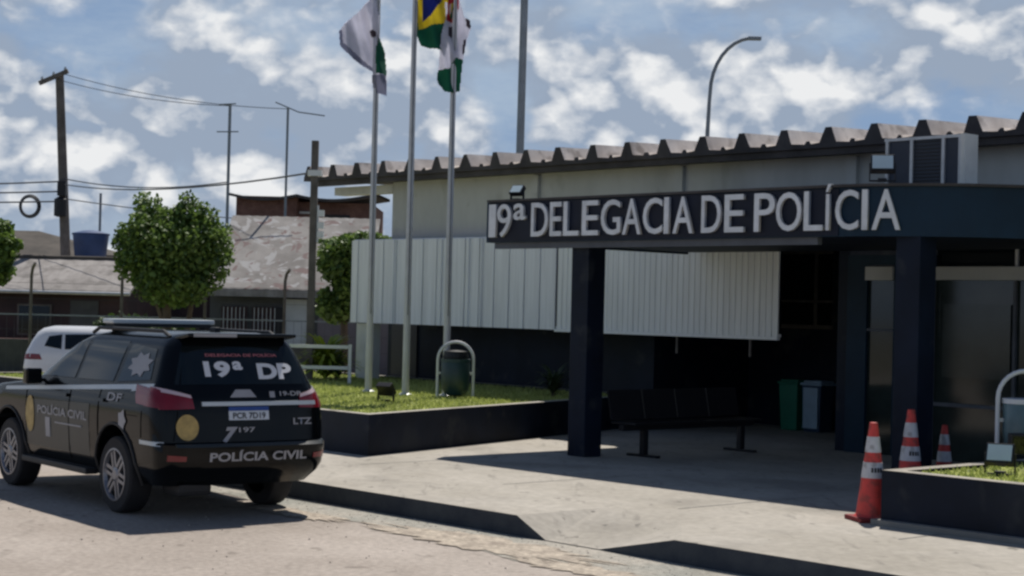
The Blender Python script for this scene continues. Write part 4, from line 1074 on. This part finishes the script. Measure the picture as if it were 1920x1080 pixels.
def police_suv():
    ph=R(37.2); t=thing('police_suv','black police SUV with white lettering parked at the kerb','car',(-3.20,17.70,0),'L',rot=PI/2+ph)
    T=[(.34,-.86,3.45,.84,.2,.3),(.46,-1.02,3.68,.90,.22,.35),(.54,-1.08,3.75,.925,.24,.38),(.66,-1.10,3.78,.935,.24,.40),(.755,-1.10,3.78,.94,.24,.4),
       (.775,-1.03,3.78,.945,.22,.4),(.95,-1.01,3.76,.95,.22,.4),(1.08,-.99,3.68,.945,.22,.4),(1.14,-.975,3.45,.935,.22,.4),(1.18,-.965,3.05,.925,.22,.4),(1.21,-.955,2.65,.915,.22,.35),
       (1.25,-.94,2.42,.90,.22,.3),(1.29,-.925,2.30,.875,.22,.3),(1.42,-.865,2.08,.82,.2,.28),(1.56,-.80,1.84,.765,.18,.26),(1.68,-.74,1.60,.71,.16,.25),(1.75,-.72,1.38,.655,.15,.22),(1.80,-.66,1.15,.575,.14,.2),(1.83,-.50,.85,.42,.12,.18)]
    sh=Shape(T); me=sh.mesh(); arches=[(0,.41),(2.845,.41)]
    me=sh.cut(me,arches,.475); body=link('body',me,M['paint'],t,smooth=True)
    def sd(sg): return lambda x,z,o: Vector((x,sg*(sh.side(x,z)+o),z))
    def rr(y,z,o): return Vector((sh.rear(y,z)-o,y,z))
    for sg in (1,-1):
        f=sd(sg)
        patch(f,[(2.12,1.29),(1.18,1.30),(1.18,1.70),(1.66,1.645)],8,5,.006,'side_window',M['glass'],t)
        patch(f,[(1.10,1.30),(.22,1.31),(.22,1.715),(1.10,1.71)],8,5,.006,'side_window',M['glass'],t)
        patch(f,[(.12,1.31),(-.60,1.36),(-.48,1.66),(.12,1.70)],8,5,.006,'side_window',M['glass'],t)
        patch(f,[(2.95,1.085),(-.30,1.255),(-.30,1.305),(2.95,1.125)],26,1,.007,'stripe',M['stripe'],t)
        patch(f,[(-.30,1.235),(-.72,1.28),(-.72,1.33),(-.30,1.305)],8,1,.007,'stripe',M['stripe'],t)
        # door wrap and seams
        patch(f,[(2.32,.52),(.62,.52),(.62,1.06),(2.32,1.02)],12,5,.004,'door_panel',M['cgrey'],t)
        for x in (2.33,1.14,.40):
            patch(f,[(x+.006,.45),(x-.006,.45),(x-.006,1.22),(x+.006,1.22)],1,8,.0065,'door_seam',M['seam'],t)
        for x in (1.28,.34):
            patch(f,[(x+.10,1.10),(x-.10,1.10),(x-.10,1.135),(x+.10,1.135)],3,1,.03,'door_handle',M['paint'],t)
        # text and marks on the side
        if True:
            me=textmesh('POLÍCIA CIVIL',1,.02,0)
            xa,xb=(1.98,.66) if sg>0 else (.66,1.98)
            fit(me,0,1,.88,.99,lambda X,Z,d:sd(sg)(xa+(xb-xa)*X,Z,.010)); link('lettering',me,M['decalg'],t)
            patch(f,[(1.76,.64),(1.64,.64),(1.64,.85),(1.76,.85)],2,3,.010,'emblem',M['decalg'],t)
            patch(f,[(1.50,.80),(.80,.80),(.80,.815),(1.50,.815)],6,1,.010,'lettering_line',M['decalg'],t)
            bm=bmesh.new(); c=bm.verts.new(f(2.2,.86,.01)); vs=[bm.verts.new(f(2.2+.12*math.cos(a),.86+.20*math.sin(a),.01)) for a in [2*PI*k/20 for k in range(20)]]
            for k in range(20): bm.faces.new((c,vs[k],vs[(k+1)%20]))
            me=bpy.data.meshes.new('badge'); bm.to_mesh(me); bm.free(); link('badge',me,M['gold'],t)
        # quarter decals behind the rear door
        def star(cx,cz,ra,rb,k,mt,nm):
            bm=bmesh.new(); c=bm.verts.new(f(cx,cz,.012)); vs=[bm.verts.new(f(cx+ra*(1 if i%2 else .68)*math.cos(PI*i/k),cz+rb*(1 if i%2 else .68)*math.sin(PI*i/k),.012)) for i in range(2*k)]
            for i in range(2*k): bm.faces.new((c,vs[i],vs[(i+1)%(2*k)]))
            me=bpy.data.meshes.new(nm); bm.to_mesh(me); bm.free(); return link(nm,me,M[mt],t)
        star(-.26,1.50,.27,.13,8,'decalg','window_decal')
        star(-.20,.94,.10,.12,5,'decalg','emblem')
        xa,xb=(.20,-.14) if sg>0 else (-.14,.20)
        me=textmesh('DF',1,.02,0); fit(me,0,1,1.12,1.20,lambda X,Z,d:sd(sg)(xa+(xb-xa)*X,Z,.010)); link('lettering',me,M['decalg'],t)
        # fuel flap seam and tailgate shut line
        for pp in ([(-.30,1.0),(-.52,1.0),(-.52,1.006),(-.30,1.006)],[(-.62,.80),(-.626,.80),(-.626,1.06),(-.62,1.06)]):
            patch(f,pp,3,3,.005,'body_seam',M['seam'],t)
        patch(rr,[(sg*.80,.79),(sg*.793,.79),(sg*.745,1.08),(sg*.752,1.08)],1,4,.004,'tailgate_seam',M['seam'],t)
        # running board, mirror, roof rail
        b=MB(); y0,y1=(.86,1.0) if sg>0 else (-1.0,-.86); b.box(.55,2.3,y0,y1,.335,.40); b.build('running_board',M['plast'],t,bevel=.015)
        b=MB(); y0,y1=(.95,1.13) if sg>0 else (-1.13,-.95); b.box(1.88,2.0,y0,y1,1.20,1.37); b.box(1.92,1.96,min(sg*.84,sg*.96),max(sg*.84,sg*.96),1.22,1.26); b.build('mirror',M['paint'],t,bevel=.02)
        b=MB(); yy=sg*.60; b.tube([(1.35,yy,1.78),(1.2,yy,1.835),(-.35,yy,1.835),(-.5,yy,1.78)],.02,8); b.build('roof_rail',M['plast'],t)
        # tail lamp, side + rear wrap
        patch(f,[(-.50,1.13),(-.94,1.10),(-.90,1.27),(-.36,1.31)],8,4,.014,'tail_lamp',M['red'],t)
        yo=.90; q=[(sg*.90,1.09),(sg*.58,1.10),(sg*.60,1.22),(sg*.90,1.30)]
        patch(rr,q,8,4,.014,'tail_lamp',M['red'],t)
        patch(rr,[(sg*.90,1.265),(sg*.60,1.20),(sg*.61,1.230),(sg*.89,1.305)],6,1,.018,'lamp_lens',M['clear'],t)
        patch(rr,[(sg*.86,.60),(sg*.70,.60),(sg*.70,.65),(sg*.86,.66)],4,1,.012,'reflector',M['red'],t)
        for x in (0,2.845):
            wheel(t,x,sg*.93,.385,sg)
            # arch lip
            b=MB(); pts=[]
            for k in range(17):
                a=-.18+(PI+.36)*k/16; xx=x+.49*math.cos(a); zz=.41+.49*math.sin(a)
                pts.append((xx,sg*(sh.side(xx,zz)+.004),zz))
            b.tube(pts,.016,6); b.build('arch_trim',M['plast'],t)
    # rear glass, surround, spoiler
    patch(rr,[(.74,1.33),(-.74,1.33),(-.60,1.70),(.60,1.70)],14,6,.006,'rear_window',M['glass'],t)
    b=MB(); 
    Mx=Matrix.Translation((-.70,0,1.785))@Matrix.Rotation(R(8),4,'Y'); b.box(-.20,.14,-.60,.60,-.02,.02,Mx); sp=b.build('spoiler',M['paint'],t,bevel=.015)
    b=MB(); Mx=Matrix.Translation((-.905,0,1.812)); b.box(-.004,.004,.08,.55,-.018,.012,Mx); b.build('spoiler_strip',M['decalg'],sp)  # pale grey strip along the left half of the spoiler edge
    b=MB(); b.tube([(-.86,0,1.42),(-.90,-.35,1.39)],.012,6); b.build('wiper',M['plast'],t)
    # lettering on the rear glass and bumper
    def rt(txt,ya,yb,za,zb,mt,off=.012,bold=.02,shear=0,name='lettering'):
        me=textmesh(txt,1,bold,0,shear); fit(me,0,1,za,zb,lambda X,Z,d:rr(ya+(yb-ya)*X,Z,off)); link(name,me,mt,t)
    rt('19',.42,.14,1.40,1.555,M['decal'],bold=.045); rt('ª',.11,.0,1.47,1.555,M['decal'],bold=.02)
    rt('DP',-.16,-.56,1.38,1.535,M['decal'],bold=.045)
    rt('DELEGACIA DE POLÍCIA',.38,-.42,1.60,1.635,M['decalr'],bold=.02)
    rt('POLÍCIA CIVIL',.46,-.62,.59,.70,M['decalg'],off=.010,bold=.03)
    rt('1',-.25,-.31,1.20,1.26,M['decalg']); rt('19-DP',-.37,-.62,1.215,1.26,M['decalg'])
    patch(rr,[(.19,1.205),(-.10,1.205),(-.04,1.28),(.12,1.28)],4,2,.010,'emblem',M['decalg'],t)
    rt('LTZ',-.50,-.72,.93,.995,M['decalg'],bold=.03)
    rt('7',.30,.13,.77,.92,M['decalg'],shear=.4,bold=.05); rt('197',.12,-.06,.865,.915,M['decalg'])
    patch(rr,[(.50,1.125),(-.78,1.125),(-.78,1.165),(.50,1.165)],14,1,.022,'chrome_strip',M['stripe'],t)
    patch(rr,[(.22,.985),(-.22,.985),(-.22,1.11),(.22,1.11)],4,2,.012,'number_plate',M['platew'],t)
    patch(rr,[(.22,1.075),(-.22,1.075),(-.22,1.115),(.22,1.115)],4,1,.016,'plate_band',M['plateb'],t)
    rt('PCR 7D19',.18,-.18,.998,1.058,M['plast'],off=.016)
    bm=bmesh.new(); cy,cz=.66,.92; c=bm.verts.new(rr(cy,cz,.01)); vs=[bm.verts.new(rr(cy+.115*math.cos(a),cz+.125*math.sin(a),.01)) for a in [2*PI*k/24 for k in range(24)]]
    for k in range(24): bm.faces.new((c,vs[k],vs[(k+1)%24]))
    me=bpy.data.meshes.new('badge'); bm.to_mesh(me); bm.free(); link('badge',me,M['gold'],t)
    # bumper strip
    patch(rr,[(.80,.735),(-.82,.735),(-.82,.765),(.80,.765)],16,1,.035,'bumper_step',M['cgrey'],t,skirt=.05)
    patch(sd(1),[(-.60,.74),(-.98,.74),(-.98,.78),(-.60,.78)],6,1,.01,'bumper_edge',M['stripe'],t)
    # light bar
    b=MB(); b.box(.88,1.14,-.60,.60,1.885,1.935); lb=b.build('light_bar',M['stripe'],t,bevel=.015)
    b=MB(); b.box(.90,1.12,-.57,.57,1.85,1.884); b.build('light_bar_base',M['plast'],lb)
    for sg in (1,-1):
        b=MB(); b.box(.97,1.05,sg*.5-.03,sg*.5+.03,1.80,1.85); b.build('light_bar_foot',M['plast'],lb)
    # roof antenna, tow hitch, exhaust, axles
    b=MB(); b.box(-.35,-.22,-.03,.03,1.82,1.88); b.build('roof_fin',M['plast'],t,bevel=.012)
    b=MB(); b.lathe([(.05,-1.0),(.19,-.97),(.22,-.86),(.19,-.6),(.1,-.55)],(0,0,.34),axis='x',seg=20); b.build('muffler',M['plast'],t,smooth=True) if False else b.bm.free()
    b=MB(); b.tube([(0,-.72,.385),(0,.72,.385)],.07,10); b.build('rear_axle',M['plast'],t)
    b=MB(); b.box(-.90,-.50,.30,.66,.235,.40); b.build('muffler',M['plast'],t,bevel=.05)
    b=MB(); b.box(.6,2.2,-.5,.5,.27,.36); b.build('underbody',M['plast'],t)
police_suv()

def white_suv():
    # seen past the black vehicle's bonnet: rear three-quarter view
    t=thing('white_suv','white compact SUV parked beyond the black police vehicle','car',(-9.22,35.9,0),'L',rot=R(5))
    T=[(.26,-.72,3.1,.80,.2,.3),(.45,-.82,3.3,.87,.22,.35),(.70,-.84,3.34,.89,.22,.35),(.95,-.80,3.25,.885,.2,.35),(1.0,-.79,2.9,.875,.2,.3),(1.05,-.77,2.3,.86,.2,.3),(1.25,-.68,1.95,.78,.18,.25),(1.42,-.58,1.6,.70,.16,.22),(1.50,-.48,1.3,.62,.15,.2),(1.545,-.30,.95,.48,.12,.18)]
    sh=Shape(T); me=sh.cut(sh.mesh(),[(0,.36),(2.55,.36)],.42,.58); link('body',me,M['carwhite'],t,smooth=True)
    def rr(y,z,o): return Vector((sh.rear(y,z)-o,y,z))
    for sg in (1,-1):
        f=lambda x,z,o,sg=sg: Vector((x,sg*(sh.side(x,z)+o),z))
        patch(f,[(1.75,1.08),(.95,1.08),(.95,1.40),(1.45,1.38)],6,4,.006,'side_window',M['glass'],t)
        patch(f,[(.88,1.08),(.0,1.08),(-.02,1.38),(.88,1.41)],6,4,.006,'side_window',M['glass'],t)
        patch(f,[(-.07,1.08),(-.42,1.14),(-.34,1.34),(-.08,1.38)],4,4,.006,'quarter_window',M['glass'],t)
        patch(f,[(-.45,.86),(-.70,.86),(-.68,.98),(-.50,.97)],5,3,.012,'tail_lamp',M['red'],t)
        patch(rr,[(sg*.87,.86),(sg*.68,.87),(sg*.70,.95),(sg*.85,.98)],5,3,.012,'tail_lamp',M['red'],t)
        patch(f,[(2.1,.30),(.45,.30),(.45,.42),(2.1,.42)],8,1,.01,'sill_trim',M['plast'],t)
        for x in (0,2.55): wheel(t,x,sg*.87,.34,sg,nsp=5)
    patch(rr,[(.64,1.08),(-.64,1.08),(-.54,1.38),(.54,1.38)],8,4,.006,'rear_window',M['glass'],t)
    patch(rr,[(.84,.30),(-.84,.30),(-.84,.52),(.84,.52)],10,2,.012,'rear_bumper',M['plast'],t)
    patch(rr,[(.22,.68),(-.22,.68),(-.22,.80),(.22,.80)],3,2,.012,'number_plate',M['platew'],t)
white_suv()
